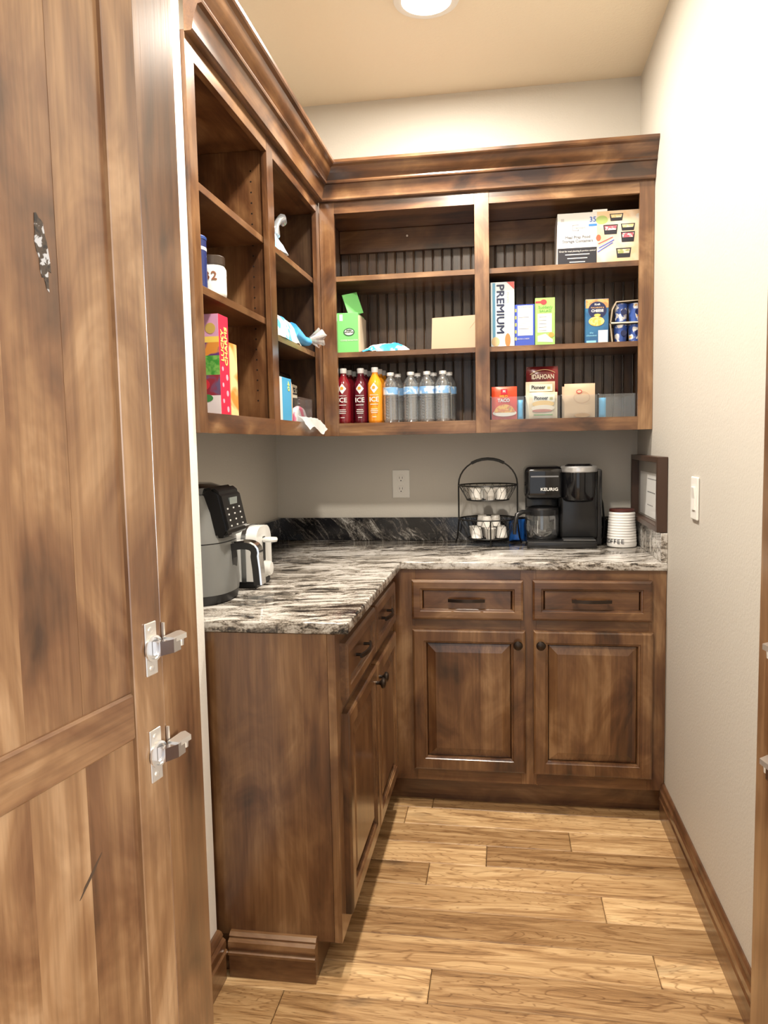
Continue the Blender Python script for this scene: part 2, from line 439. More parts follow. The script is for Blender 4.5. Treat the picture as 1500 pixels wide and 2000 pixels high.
for q in ((-4.6, -4.54, .80, 2.20), (-3.41, -3.35, .80, 2.20), (-4.54, -3.41, .80, .86), (-4.54, -3.41, 2.14, 2.20), (-3.99, -3.95, .86, 2.14)): box(wf, 3.19, 3.25, *q)
struct('window_1', wf, WHITEP, 'white framed kitchen window behind the camera', 'window')
# baseboards: profile (out from wall, z)
BBP = [(0, 0), (.016, 0), (.016, .066), (.0195, .070), (.0195, .076), (.016, .080), (.0175, .090), (.0165, .104), (.011, .110), (.012, .116), (.009, .124), (.004, .128), (0, .128)]
struct('baseboard_right', prism(B(), [(W-a, z) for a, z in BBP], 1, YF, BY-.003), WY, 'brown wood baseboard along the plain greige wall', 'baseboard', smooth=30)
struct('baseboard_left', prism(B(), [(XS+a*1.35, z) for a, z in BBP], 1, YF, YS), WY, 'brown wood baseboard under the bright wall strip', 'baseboard', smooth=30)

# ================================================================== DOORS AT THE DOORWAY (open towards the camera)
DTH = R(10.3)
def hinge(parent, z, mir):
    """cup hinge; local door frame: +x from hinge edge along the door, +y the inner face normal"""
    h = part('hinge', box(B(), .012, .034, 0, .0022, z-.033, z+.033, .004, 2), NICKEL, parent, local=True)
    cup = B(); lathe(cup, [(.0165, .0022), (.0165, .0045), (.0135, .0045), (.0125, .0024)], (.020, 0, z), 1, 20)
    part('hinge_cup', cup, NICKEL, h, smooth=40, local=True)
    for dz in (-.024, .024):
        part('screw', lathe(B(), [(.0036, .0021), (.0034, .0033), (.0015, .0036)], (.024, 0, z+dz), 1, 12), NICKEL, h, local=True)
    part('arm', prism(B(), [(.022, .003), (.022, .014), (.004, .021), (-.012, .020), (-.012, .011), (.004, .010)], 2, z-.0085, z+.0085), plain('hinge_steel', (.70, .70, .74), .18, 1), h, local=True)
    mp = prism(B(), [(.004, .005), (.003, .0205), (-.024, .021), (-.033, .006), (-.028, .003)], 2, z+.004, z+.0105)
    prism(mp, [(-.001, .0), (-.001, .003), (-.004, .003), (-.004, .0)], 2, z-.010, z+.027)
    part('mounting_plate', mp, NICKEL, h, local=True)
    part('cam_screw', lathe(B(), [(.0045, -.006), (.005, 0), (.005, .005), (.003, .007)], (-.022, .012, z), 2, 12), NICKEL, h, local=True)
def pantry_door(name, lab, loc, mir):
    d = thing(name, lab, 'door', loc, 0); d['kind'] = 'structure'
    wd, ht, th, st = .355, 2.06, .020, .056
    rails = [(.02, .10), (.993, 1.05), (ht-.07, ht)]
    for a, b_ in ((0, st), (wd-st, wd)):
        part('stile', box(B(), a, b_, -th, 0, .02, ht, .0012), WZ, d, local=True)
    for a, b_ in rails:
        part('rail', box(B(), st, wd-st, -th, -.0005, a, b_, .003), WX, d, local=True)
    for a, b_ in ((.10, .993), (1.05, ht-.07)):
        n_ = 3; ww = (wd-2*st)/n_
        for i in range(n_):
            part('panel', box(B(), st+i*ww, st+(i+1)*ww, -th+.004, -.0062-.0004*(i % 2), a, b_), WZ, d, local=True)
    for z in (1.095, .961): hinge(d, z, mir)
    return d
d1 = pantry_door('door_1', 'open knotty wooden door with two cup hinges', (JL+.002, YN-.003, 0), 1)
d1.rotation_euler = (0, 0, -math.pi/2-DTH)
d2 = pantry_door('door_2', 'open wooden door hinged on the jamb beside the plain wall', (JR-.002, YN-.003, 0), -1)
d2.rotation_euler = (0, 0, -math.pi/2+DTH); d2.scale = (1, -1, 1)
def knot_hole(parent, cx, cz, rx, rz, tilt, seed):
    k = 22; poly = []
    for i in range(k):
        a = 2*math.pi*i/k; r = 1+.55*mnoise.noise(Vector((math.cos(a)*1.7+seed, math.sin(a)*1.7, seed*3)))
        x, z = rx*r*math.cos(a), rz*r*math.sin(a)
        poly.append((cx+x*math.cos(tilt)-z*math.sin(tilt), cz+x*math.sin(tilt)+z*math.cos(tilt)))
    return prism(B(), poly, 1, -.0085, -.0060)
KN = twotone('knot_bark', (.008, .006, .005), (.035, .022, .014), 110, .42, .4, .05, (.30, .28, .26))
part('knot', knot_hole(d1, .157, 1.540, .0085, .034, -.12, 1.3), KN, d1, local=True)
part('knot', knot_hole(d1, .137, .868, .0022, .022, .85, 4.1), plain('knot_dark', (.045, .024, .012), .5), d1, local=True)

# ================================================================== CEILING LAMPS
def ceiling_lamp(loc, lab):
    t = thing('recessed_light', lab, 'ceiling light', loc)
    x, y, z = loc
    part('trim_ring', lathe(B(), [(.082, -.004), (.082, -.010), (.094, -.013), (.106, -.009), (.111, 0), (.082, 0)], loc, 2, 40, cap=False), WHITEP, t, smooth=40)
    part('lens', lathe(B(), [(.082, -.0045), (.06, -.0065), (.0, -.0075)], loc, 2, 40, cap=False), plain('lamp_lens', (1, 1, 1), .5, emit=(1, .95, .86), es=14), t, smooth=60)
    ld = bpy.data.lights.new('lamp', 'AREA'); ld.shape = 'DISK'; ld.size = .15; ld.energy = LAMP_W; ld.color = LAMP_COL
    lo = bpy.data.objects.new('lamp_glow', ld); COL.objects.link(lo); lo.parent = t; lo.location = (0, 0, -.016)
    return t
ceiling_lamp((.772, -.70, H), 'round recessed ceiling light above the counter corner')
ceiling_lamp((.81, -1.80, H), 'round recessed ceiling light nearer the doorway')

# ================================================================== BASE CABINETS
def raised_panel(u0, u1, z0, z1, M, n0, edge=.032, rise=.009):
    bm = B()
    lv = [(0, n0), (.004, n0), (edge, n0+rise), (edge+.003, n0+rise)]
    rings = []
    for ins, nn in lv:
        rings.append([bm.verts.new(M(u, nn, z)) for u, z in ((u0+ins, z0+ins), (u1-ins, z0+ins), (u1-ins, z1-ins), (u0+ins, z1-ins))])
    for a, b_ in zip(rings, rings[1:]):
        for i in range(4): bm.faces.new((a[i], a[(i+1) % 4], b_[(i+1) % 4], b_[i]))
    bm.faces.new(rings[-1]); bm.faces.new(rings[0][::-1])
    bmesh.ops.recalc_face_normals(bm, faces=bm.faces[:]); return bm
def frame_front(u0, u1, z0, z1, M, fw_, th=.020):
    """door or drawer frame with a bevelled outer lip and stepped inner lip, as one ring"""
    bm = B()
    lv = [(0, 0), (0, th-.006), (.002, th-.003), (.008, th), (fw_-.010, th), (fw_-.008, th-.003), (fw_-.003, th-.004), (fw_, th-.011), (fw_, 0)]
    rings = []
    for ins, nn in lv:
        rings.append([bm.verts.new(M(u, nn, z)) for u, z in ((u0+ins, z0+ins), (u1-ins, z0+ins), (u1-ins, z1-ins), (u0+ins, z1-ins))])
    for a, b_ in zip(rings, rings[1:]+rings[:1]):
        for i in range(4): bm.faces.new((a[i], a[(i+1) % 4], b_[(i+1) % 4], b_[i]))
    bmesh.ops.recalc_face_normals(bm, faces=bm.faces[:]); return bm
def knob(parent, u, z, M, n0):
    bm = B(); prof = [(.006, 0), (.0055, .010), (.0075, .014), (.0155, .018), (.0165, .022), (.014, .027), (.007, .0295), (0, .030)]
    t = B(); lathe(t, prof, (0, 0, 0), 1, 20)
    for v in t.verts: v.co = Vector(M(u+v.co.x, n0+v.co.y, z+v.co.z))
    bmesh.ops.recalc_face_normals(t, faces=t.faces[:]); bm.free()
    return part('knob', t, BRONZE, parent, smooth=40, label='dark bronze round knob')
def pull(parent, u0, u1, z, M, n0):
    pts = [M(u0+.012, n0, z), M(u0+.011, n0+.010, z)]+[M(u0+(u1-u0)*t, n0+.018+.010*math.sin(math.pi*t), z) for t in [i/10 for i in range(11)]]
    t = B()
    k = 12
    prev = None
    for i in range(k+1):
        s = i/k; u = u0+(u1-u0)*s; nn = n0+.016+.011*math.sin(math.pi*s)
        ring = [t.verts.new(M(u, nn+a, z+b_)) for a, b_ in ((-.003, -.0055), (.003, -.0055), (.003, .0055), (-.003, .0055))]
        if prev:
            for q in range(4): t.faces.new((prev[q], prev[(q+1) % 4], ring[(q+1) % 4], ring[q]))
        else: t.faces.new(ring)
        prev = ring
    t.faces.new(prev[::-1])
    for uu in (u0+.014, u1-.014):
        tube(t, [M(uu, n0-.001, z), M(uu, n0+.020, z)], .0045, 8)
    bmesh.ops.recalc_face_normals(t, faces=t.faces[:])
    return part('pull', t, BRONZE, parent, smooth=40, label='dark bronze bar pull')
def cab_door(root, u0, u1, z0, z1, M, wm_frame, wm_panel, ku):
    d = part('door', frame_front(u0, u1, z0, z1, M, .052), wm_frame, root)
    part('panel', raised_panel(u0+.050, u1-.050, z0+.050, z1-.050, M, .006, .034, .010), wm_panel, d)
    knob(d, ku, z1-.048, M, .020); return d
def cab_drawer(root, u0, u1, z0, z1, M, wm_frame, wm_panel, pu):
    d = part('drawer', frame_front(u0, u1, z0, z1, M, .040), wm_frame, root)
    part('panel', raised_panel(u0+.038, u1-.038, z0+.034, z1-.034, M, .006, .006, .004), wm_panel, d)
    pull(d, pu[0], pu[1], (z0+z1)/2, M, .010); return d
ZB0, ZB1 = .098, ZC-TC
MB_ = lambda u, n, z: (u, BY-n, z)
ML_ = lambda u, n, z: (BX+n, u, z)
bc = thing('base_cabinet', 'brown base cabinet under the coffee maker, two drawers over two doors', 'cabinet', (1.09, -.30, 0))
body = B(); box(body, BX+.002, W-.002, BY+.02, -.004, ZB0, ZB1-.0005)
part('body', body, WZ, bc)
for a, b_ in ((BX, .694), (1.07, 1.125), (1.507, W-.001)): part('frame_stile', box(B(), a, b_, BY, BY+.02, ZB0, ZB1-.0005, .0008), WZ, bc)
for a, b_ in ((ZB0, .155), (.655, .718), (.84, ZB1-.0005)):
    for c_, d_ in ((.694, 1.07), (1.125, 1.507)): part('frame_rail', box(B(), c_, d_, BY+.0003, BY+.02, a, b_), WX, bc)
part('toe_kick', box(B(), .535, W-.003, -.560, -.545, 0, ZB0), WX, bc)
cab_drawer(bc, .682, 1.079, .705, .849, MB_, WX, WX, (.814, .945))
cab_drawer(bc, 1.111, 1.517, .707, .851, MB_, WX, WX, (1.246, 1.381))
cab_door(bc, .682, 1.086, .144, .669, MB_, WZ, WZ, 1.060)
cab_door(bc, 1.114, 1.522, .144, .670, MB_, WZ, WZ, 1.139)

lc = thing('base_cabinet', 'brown base cabinet with a broad plain end panel, under the air fryer', 'cabinet', (.30, -1.09, 0))
part('body', box(B(), .004, BX-.021, BEND+.019, BY-.001, ZB0, ZB1-.0005), WZ, lc)
part('end_panel', box(B(), .004, BX-.0205, BEND, BEND+.018, ZB0, ZB1-.0005, .0006), WZ, lc)
for a, b_ in ((BEND-.001, -1.505), (-1.115, -1.06), (-.70, BY-.0005)): part('frame_stile', box(B(), BX-.02, BX, a, b_, ZB0, ZB1-.0005, .0008), WZ, lc)
for a, b_ in ((ZB0, .155), (.655, .718), (.84, ZB1-.0005)):
    for c_, d_ in ((-1.505, -1.115), (-1.06, -.70)): part('frame_rail', box(B(), BX-.02, BX-.0003, c_, d_, a, b_), WY, lc)
part('toe_kick', box(B(), .531, .545, BEND+.001, -.565, 0, ZB0), WY, lc)
part('plinth', box(B(), .004, .530, BEND+.002, BEND+.016, 0, ZB0-.001), WX, lc)
EBP = [(0, 0), (.016, 0), (.016, .060), (.021, .063), (.021, .069), (.016, .073), (.019, .083), (.018, .096), (.011, .101), (.012, .106), (.006, .112), (0, .112)]
part('base_moulding', prism(B(), [(BEND-a*1.5, z) for a, z in EBP], 0, XS+.0265, .545), WX, lc, smooth=30)
cab_drawer(lc, -1.520, -1.098, .705, .850, ML_, WY, WY, (-1.375, -1.235))
cab_drawer(lc, -1.078, -.672, .705, .850, ML_, WY, WY, (-.945, -.805))
cab_door(lc, -1.520, -1.092, .144, .670, ML_, WZ, WZ, -1.118)
cab_door(lc, -1.084, -.672, .144, .670, ML_, WZ, WZ, -1.058)

# ================================================================== COUNTERTOP (one continuous L)
ct = thing('countertop', 'L-shaped black and white streaked granite countertop', 'countertop', (.5, -.5, ZC-TC))
L_ = [(.001, -.001), (.001, -1.574), (.644, -1.574), (.644, -.626), (W-.001, -.626), (W-.001, -.001)]
t = B(); prism(t, L_, 2, ZC-TC, ZC)
es = [e for e in t.edges if abs(e.verts[0].co.z-e.verts[1].co.z) < 1e-6]
bmesh.ops.bevel(t, geom=es, offset=.005, segments=3, affect='EDGES', profile=.5)
part('slab', t, GRAN, ct, smooth=35)
single('backsplash', box(B(), .001, W-.001, -.021, -.0005, ZC, ZC+.101, .0015), GRAND, 'long dark granite backsplash under the outlet and behind the wire basket', 'backsplash', (W/2, -.01, ZC))
single('backsplash', box(B(), .0005, .020, -1.574, -.0215, ZC, ZC+.101, .0015), GRAND, 'dark granite side splash behind the air fryer and toaster', 'backsplash', (.01, -.8, ZC))
single('backsplash', box(B(), W-.0215, W-.0005, -.624, -.0215, ZC, ZC+.101, .0015), GRAN, 'short granite side splash under the picture frame', 'backsplash', (W-.01, -.32, ZC))

# ================================================================== UPPER CABINETS
CRP = [(0, 2.283), (.016, 2.283), (.020, 2.287), (.021, 2.296), (.024, 2.312), (.031, 2.330), (.034, 2.338), (.044, 2.340), (.046, 2.345), (.044, 2.351), (.050, 2.360), (.058, 2.368),
       (.064, 2.380), (.070, 2.392), (.080, 2.398), (.083, 2.403), (.083, 2.413), (0, 2.413)]
def crown(axis, face, sgn, a0, a1, mit0, mit1):
    """profile swept along axis; mit = 1 shortens with projection at that end (inside mitre)"""
    bm = B(); r0 = []; r1 = []
    for o_, z in CRP:
        def mk(a):
            return (a, face+sgn*o_, z) if axis == 0 else (face+sgn*o_, a, z)
        r0.append(bm.verts.new(mk(a0+(o_ if mit0 else 0)))); r1.append(bm.verts.new(mk(a1-(o_ if mit1 else 0))))
    k = len(CRP)
    bm.faces.new(r0); bm.faces.new(r1[::-1])
    for i in range(k): bm.faces.new((r0[i], r0[(i+1) % k], r1[(i+1) % k], r1[i]))
    bmesh.ops.recalc_face_normals(bm, faces=bm.faces[:]); return bm
SH = .02
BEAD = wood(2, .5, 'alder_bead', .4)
uc = thing('upper_cabinet', 'open wall cabinet with beadboard back above the coffee maker', 'cabinet', (.93, -.16, UZ0))
IN = -.306
part('side_panel', box(B(), W-.020, W-.001, IN, -.003, UZ0+.002, UZ1), WZ, uc)
part('bottom_panel', box(B(), UX+.001, W-.021, IN, -.003, OZ0-.02, OZ0-.001), WX, uc)
part('top_panel', box(B(), UX+.001, W-.021, IN, -.003, OZ1+.012, OZ1+.03), WX, uc)
part('partition', box(B(), .926, .945, IN, -.016, OZ0, OZ1+.011), WZ, uc)
for a, b_ in ((UX+.0005, .363), (.908, .963), (1.513, W-.001)): part('frame_stile', box(B(), a, b_, UY, UY+.018, UZ0, UZ1, .0008), WZ, uc)
for a, b_ in ((.363, .908), (.963, 1.513)):
    for c_, d_ in ((UZ0, OZ0), (OZ1, UZ1)): part('frame_rail', box(B(), a, b_, UY+.0003, UY+.018, c_, d_, .0005), WX, uc)
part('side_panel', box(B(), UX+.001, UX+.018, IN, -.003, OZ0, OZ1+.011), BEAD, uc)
pitch = .0395
for a, b_ in ((UX+.019, .925), (.946, W-.021)):
    k = int((b_-a)/pitch); p_ = (b_-a)/k
    for i in range(k):
        x0 = a+i*p_; x1 = x0+p_
        bm = B(); prism(bm, [(x0+.0012, -.004), (x0+.0012, -.0115), (x0+.003, -.013), (x1-.0085, -.013), (x1-.0072, -.010), (x1-.0062, -.010), (x1-.005, -.0125), (x1-.003, -.0132), (x1-.0012, -.012), (x1-.0012, -.004)], 2, OZ0, OZ1+.010)
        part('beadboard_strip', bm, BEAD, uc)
for a, b_ in ((UX+.02, .924), (.947, W-.022)):
    part('cleat', box(B(), a, b_, -.034, -.0135, 2.155, OZ1+.011, .0008), WX, uc)
    for z in (2.002, 1.706): part('shelf', box(B(), a-.015 if a < .5 else a-.001, b_+.001, IN, -.0345 if z > 2.1 else -.0137, z-SH, z, .0008), WX, uc)
part('screw_cap', lathe(B(), [(.0045, -.0338), (.0045, -.0362), (.002, -.0368)], (.615, 0, 2.215), 1, 10), WHITEP, uc)
part('crown_moulding', crown(0, UY, -1, UX, W-.001, 1, 0), WX, uc, smooth=25)

ul = thing('upper_cabinet', 'open wall cabinet with shelf-pin holes above the air fryer', 'cabinet', (.15, -.96, UZ0))
NE = -1.598; INX = UX-.018
part('end_panel', box(B(), .003, INX, NE, NE+.018, UZ0, UZ1), WZ, ul)
part('bottom_panel', box(B(), .003, INX, NE+.019, -.003, OZ0-.02, OZ0-.001), WY, ul)
part('top_panel', box(B(), .003, INX, NE+.019, -.003, OZ1+.012, OZ1+.03), WY, ul)
part('partition', box(B(), .014, INX, -.978, -.960, OZ0, OZ1+.011), WZ, ul)
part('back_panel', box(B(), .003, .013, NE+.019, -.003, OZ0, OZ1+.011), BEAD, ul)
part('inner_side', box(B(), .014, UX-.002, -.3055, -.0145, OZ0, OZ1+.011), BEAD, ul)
for a, b_ in ((NE, -1.547), (-.995, -.931), (-.372, UY-.0005)): part('frame_stile', box(B(), UX-.018, UX, a, b_, UZ0, UZ1, .0008), WZ, ul)
for a, b_ in ((-1.547, -.995), (-.931, -.372)):
    for c_, d_ in ((UZ0, OZ0), (OZ1, UZ1)): part('frame_rail', box(B(), UX-.018, UX-.0003, a, b_, c_, d_, .0005), WY, ul)
for a, b_, zs in ((NE+.019, -.9785, (1.985, 1.738)), (-.9595, -.307, (1.988, 1.704))):
    for z in zs: part('shelf', box(B(), .0135, INX-.002, a, b_, z-SH, z, .0008), WY, ul)
hl = B()
for x in (.245, .075):
    z = OZ0+.06
    while z < OZ1-.03:
        lathe(hl, [(.0028, -.9783), (.0028, -.9779)], (x, 0, z), 1, 8); z += .032
part('shelf_pin_holes', hl, plain('hole_dark', (.004, .002, .001), .9), ul)['kind'] = 'stuff'
part('crown_moulding', crown(1, UX, 1, NE, UY, 0, 1), WY, ul, smooth=25)

# ================================================================== ON THE WALLS
ot = thing('wall_outlet', 'white double socket outlet on the back wall', 'outlet', (.566, 0, 1.1625))
part('cover_plate', box(B(), .5275, .6045, -.006, -.0005, 1.101, 1.224, .003, 2), WHITEP, ot)
for z in (1.139, 1.186):
    s_ = part('socket', lathe(B(), [(.0172, -.0058), (.0172, -.0075), (.0165, -.008)], (.566, 0, z), 1, 24), WHITEP, ot)
    sl = B(); box(sl, .5585, .5603, -.0085, -.0078, z-.001, z+.0085); box(sl, .5717, .5735, -.0085, -.0078, z-.001, z+.0085); lathe(sl, [(.0026, -.0085), (.0026, -.0078)], (.566, 0, z-.009), 1, 10)
    part('slots', sl, DARKINK, s_)
sw = thing('light_switch', 'white light switch plate on the plain greige wall', 'light switch', (W, -1.0025, 1.163))
part('cover_plate', box(B(), W-.007, W-.0005, -1.041, -.964, 1.101, 1.226, .003, 2), WHITEP, sw)
rk = B(); prism(rk, [(W-.0068, 1.130), (W-.0105, 1.131), (W-.0085, 1.163), (W-.0125, 1.196), (W-.0068, 1.197)], 1, -1.019, -.986)
part('rocker', rk, WHITEP, sw)
# picture frame
pf = thing('picture_frame', 'dark wooden deep frame holding white paper on the plain wall', 'picture frame', (W, -.34, 1.02))
FRM = plain('frame_walnut', (.050, .024, .014), .38)
x0, x1, ya, yb, za, zb = W-.036, W-.001, -.615, -.065, 1.0165, 1.276
for nm, q in (('frame_side', (ya, ya+.022, za, zb)), ('frame_side', (yb-.022, yb, za, zb)), ('frame_rail', (ya+.022, yb-.022, za, za+.020)), ('frame_rail', (ya+.022, yb-.022, zb-.020, zb))):
    part(nm, box(B(), x0, x1, *q, .0012), FRM, pf)
part('backing', box(B(), x1-.006, x1, ya+.02, yb-.02, za+.018, zb-.018), plain('frame_mat_grey', (.42, .40, .36), .6), pf)
part('paper', box(B(), x1-.0075, x1-.0062, -.55, -.13, za+.028, zb-.065), plain('paper_white', (.82, .82, .80), .6), pf)
pg = B()
for i in range(3):
    zz = zb-.09-.05*i
    for j in range(9-2*i): box(pg, x1-.0079, x1-.0074, -.30-.022*j, -.287-.022*j, zz, zz+.004)
part('printed_lines', pg, plain('ink_grey', (.12, .12, .13), .6), pf)['kind'] = 'stuff'
part('glass', box(B(), x1-.012, x1-.010, ya+.02, yb-.02, za+.018, zb-.018), clear('frame_glass', body=.01, gloss=.03, graze=.10), pf)

# ================================================================== COUNTER: AIR FRYER
af = thing('air_fryer', 'grey air fryer with black control panel and drawer handle', 'air fryer', (.145, -1.312, ZC))
GREY = plain('fryer_grey', (.20, .205, .20), .33); cx, cy = .145, -1.312
def ovoid(zs, seg=40):
    """stack of rounded-square rings: (z, rx, ry, squareness, x shift)"""
    bm = B(); rings = []
    for z, rx, ry, sq, dx in zs:
        rg = []
        for i in range(seg):
            a = 2*math.pi*i/seg; c_, s_ = math.cos(a), math.sin(a); e = 2/sq
            rg.append(bm.verts.new((cx+dx+rx*math.copysign(abs(c_)**e, c_), cy+ry*math.copysign(abs(s_)**e, s_), z)))
        rings.append(rg)
    for a, b_ in zip(rings, rings[1:]):
        for i in range(seg): bm.faces.new((a[i], a[(i+1) % seg], b_[(i+1) % seg], b_[i]))
    bm.faces.new(rings[0][::-1]); bm.faces.new(rings[-1]); bmesh.ops.recalc_face_normals(bm, faces=bm.faces[:]); return bm
part('base', ovoid([(ZC, .112, .118, 2.6, 0), (ZC+.004, .118, .120, 2.6, 0), (ZC+.026, .122, .124, 2.6, 0)]), BLACKM, af, smooth=40)
part('drawer', ovoid([(ZC+.0265, .122, .124, 2.6, 0), (ZC+.05, .124, .127, 2.6, 0), (ZC+.165, .118, .125, 2.6, 0)]), GREY, af, smooth=40)
part('seam', ovoid([(ZC+.165, .115, .122, 2.6, 0), (ZC+.168, .115, .122, 2.6, 0)]), BLACKM, af, smooth=40)
part('upper_body', ovoid([(ZC+.168, .118, .125, 2.6, 0), (ZC+.25, .108, .122, 2.6, -.008), (ZC+.295, .098, .120, 2.6, -.014), (ZC+.310, .080, .100, 2.6, -.016)]), GREY, af, smooth=40)
part('top_cap', ovoid([(ZC+.300, .098, .118, 2.6, -.013), (ZC+.316, .092, .110, 2.6, -.013), (ZC+.326, .070, .085, 2.6, -.015)]), BLACKG, af, smooth=40)
part('vent_knob', lathe(B(), [(.03, ZC+.324), (.03, ZC+.334), (.012, ZC+.338), (.012, ZC+.348), (.022, ZC+.350), (.022, ZC+.355)], (.10, -1.33, 0), 2, 20), BLACKM, af, smooth=40)
cp = B(); prism(cp, [(.200, 1.225), (.238, 1.234), (.262, 1.215), (.284, 1.112), (.272, 1.094), (.215, 1.094)], 1, -1.385, -1.225)
bmesh.ops.bevel(cp, geom=cp.edges[:], offset=.008, segments=2, affect='EDGES')
pan = part('control_panel', cp, BLACKG, af, smooth=30)
def on_panel(t_, y, dn=.0009):
    a, b_ = Vector((.262, 0, 1.215)), Vector((.284, 0, 1.112)); p = a.lerp(b_, t_); return (p.x+dn, y, p.z)
ic = B()
for r_ in range(4):
    for c_ in range(3):
        p = on_panel(.42+.15*r_, -1.355+.045*c_); box(ic, p[0]-.002, p[0]+.0006, p[1]-.0035, p[1]+.0035, p[2]-.002, p[2]+.002)
part('panel_icons', ic, WHITE, pan)
dp = on_panel(.25, -1.30); part('display', box(B(), dp[0]-.003, dp[0]+.0007, dp[1]-.028, dp[1]+.028, dp[2]-.011, dp[2]+.011), plain('display_grey', (.22, .25, .24), .2), pan)
hd = B(); 
pts = arc((.258, -1.30, 1.062), (.330, -1.30, 1.036), (.318, -1.30, 1.064), 8)+[Vector((.334, -1.30, 1.00)), Vector((.337, -1.30, .955))]
prev = None
for i, p in enumerate(pts):
    d = (pts[min(i+1, len(pts)-1)]-pts[max(i-1, 0)]).normalized(); nn = Vector((d.z, 0, -d.x))*-1
    rg = [hd.verts.new(p+nn*a+Vector((0, b_, 0))) for a, b_ in ((-.011, -.020), (-.011, .020), (.008, .020), (.008, -.020))]
    if prev:
        for q in range(4): hd.faces.new((prev[q], prev[(q+1) % 4], rg[(q+1) % 4], rg[q]))
    else: hd.faces.new(rg)
    prev = rg
hd.faces.new(prev[::-1]); bmesh.ops.recalc_face_normals(hd, faces=hd.faces[:])
hn = part('handle', hd, BLACKM, af, smooth=30)
tr = B(); prev = None
for i, p in enumerate(pts):
    d = (pts[min(i+1, len(pts)-1)]-pts[max(i-1, 0)]).normalized(); nn = Vector((d.z, 0, -d.x))*-1
    rg = [tr.verts.new(p+nn*a+Vector((0, b_, 0))) for a, b_ in ((.008, -.020), (.008, .020), (.0125, .018), (.0125, -.018))]
    if prev:
        for q in range(4): tr.faces.new((prev[q], prev[(q+1) % 4], rg[(q+1) % 4], rg[q]))
    else: tr.faces.new(rg)
    prev = rg
tr.faces.new(prev[::-1]); bmesh.ops.recalc_face_normals(tr, faces=tr.faces[:])
part('handle_trim', tr, plain('chrome', (.8, .8, .8), .12, 1), hn, smooth=30)
part('handle_mount', prism(B(), [(.246, 1.075), (.264, 1.072), (.268, 1.03), (.262, .955), (.252, .95)], 1, -1.318, -1.282), BLACKM, hn)
mk_ = B()
for i in range(9):
    zz = 1.205-.016*i; xx = cx-.02
    yy = -1.312-.1245+.0035*max(0, (zz-1.16)/.04)
    if i % 2: box(mk_, xx+.015, xx+.045, yy-.0012, yy+.004, zz, zz+.002)
    else: lathe(mk_, [(.0065, yy-.0010), (.0065, yy+.004)], (xx+.03, 0, zz), 1, 10)
part('printed_symbols', mk_, plain('print_pale', (.62, .63, .62), .5), af)

# TOASTER
ts = thing('toaster', 'white and chrome toaster with side lever and knob behind air fryer', 'toaster', (.16, -1.0880, ZC))
WG = plain('toaster_white', (.72, .72, .70), .22); CHR = plain('brushed_steel', (.55, .56, .57), .25, 1)
def rounded(y0, y1, z0, z1, r, k=6):
    o = []
    for (cy_, cz_, a0) in ((y1-r, z1-r, 0), (y0+r, z1-r, 90)):
        for i in range(k+1):
            a = R(a0+90*i/k); o.append((cy_+r*math.cos(a), cz_+r*math.sin(a)))
    return o+[(y0, z0), (y1, z0)]
part('body', prism(B(), rounded(-1.1680, -1.0130, ZC+.022, ZC+.185, .05), 0, .035, .245), WG, ts, smooth=35)
ec = B(); prism(ec, rounded(-1.1660, -1.0150, ZC+.022, ZC+.183, .05), 0, .245, .284)
part('end_cap', ec, WG, ts, smooth=35)
part('end_trim', prism(B(), rounded(-1.1695, -1.0115, ZC+.021, ZC+.1865, .05), 0, .238, .252), CHR, ts, smooth=35)
part('side_plate', box(B(), .05, .225, -1.1705, -1.1675, ZC+.03, ZC+.125, .001), CHR, ts)
part('foot_base', box(B(), .03, .280, -1.1600, -1.0210, ZC, ZC+.022, .004), BLACKM, ts)
part('slot', box(B(), .06, .225, -1.1230, -1.1000, ZC+.183, ZC+.1865), BLACKM, ts)
part('slot', box(B(), .06, .225, -1.0800, -1.0570, ZC+.183, ZC+.1865), BLACKM, ts)
part('lever_slot', box(B(), .2835, .2855, -1.1010, -1.0810, ZC+.062, ZC+.150), BLACKM, ts)
lv = B(); lathe(lv, [(.002, -.008), (.022, -.006), (.024, 0), (.022, .006), (.004, .008)], (.304, -1.0910, ZC+.140), 2, 18); box(lv, .284, .296, -1.0960, -1.0860, ZC+.136, ZC+.144)
part('lever', lv, WG, ts, smooth=35)
part('knob', lathe(B(), [(.024, .284), (.023, .302), (.019, .307), (.0, .308)], (0, -1.0910, ZC+.052), 0, 20), WG, ts, smooth=35)

# WIRE BASKET (two tiers)
KX, KY = .948, -.165
bk = thing('wire_basket', 'two-tier black wire basket with arched handle', 'basket', (KX, KY, ZC))
RR = .120
hb = B()
ap = [(KX-.137, KY+.045, ZC+.004), (KX-.128, KY+.02, ZC+.03), (KX-RR, KY, ZC+.10), (KX-RR, KY, 1.165)]
ap += [(KX-RR*math.cos(math.pi*i/16), KY, 1.165+.105*math.sin(math.pi*i/16)) for i in range(1, 16)]
ap += [(KX+RR, KY, 1.165), (KX+RR, KY, ZC+.10), (KX+.128, KY+.02, ZC+.03), (KX+.137, KY+.045, ZC+.004)]
tube(hb, ap, .0032, 8)
part('handle_arch', hb, WIRE, bk, smooth=40)
part('handle_grip', tube(B(), [(KX-RR*math.cos(math.pi*i/16), KY, 1.165+.105*math.sin(math.pi*i/16)) for i in range(5, 12)], .0062, 8), BLACKM, bk, smooth=40)
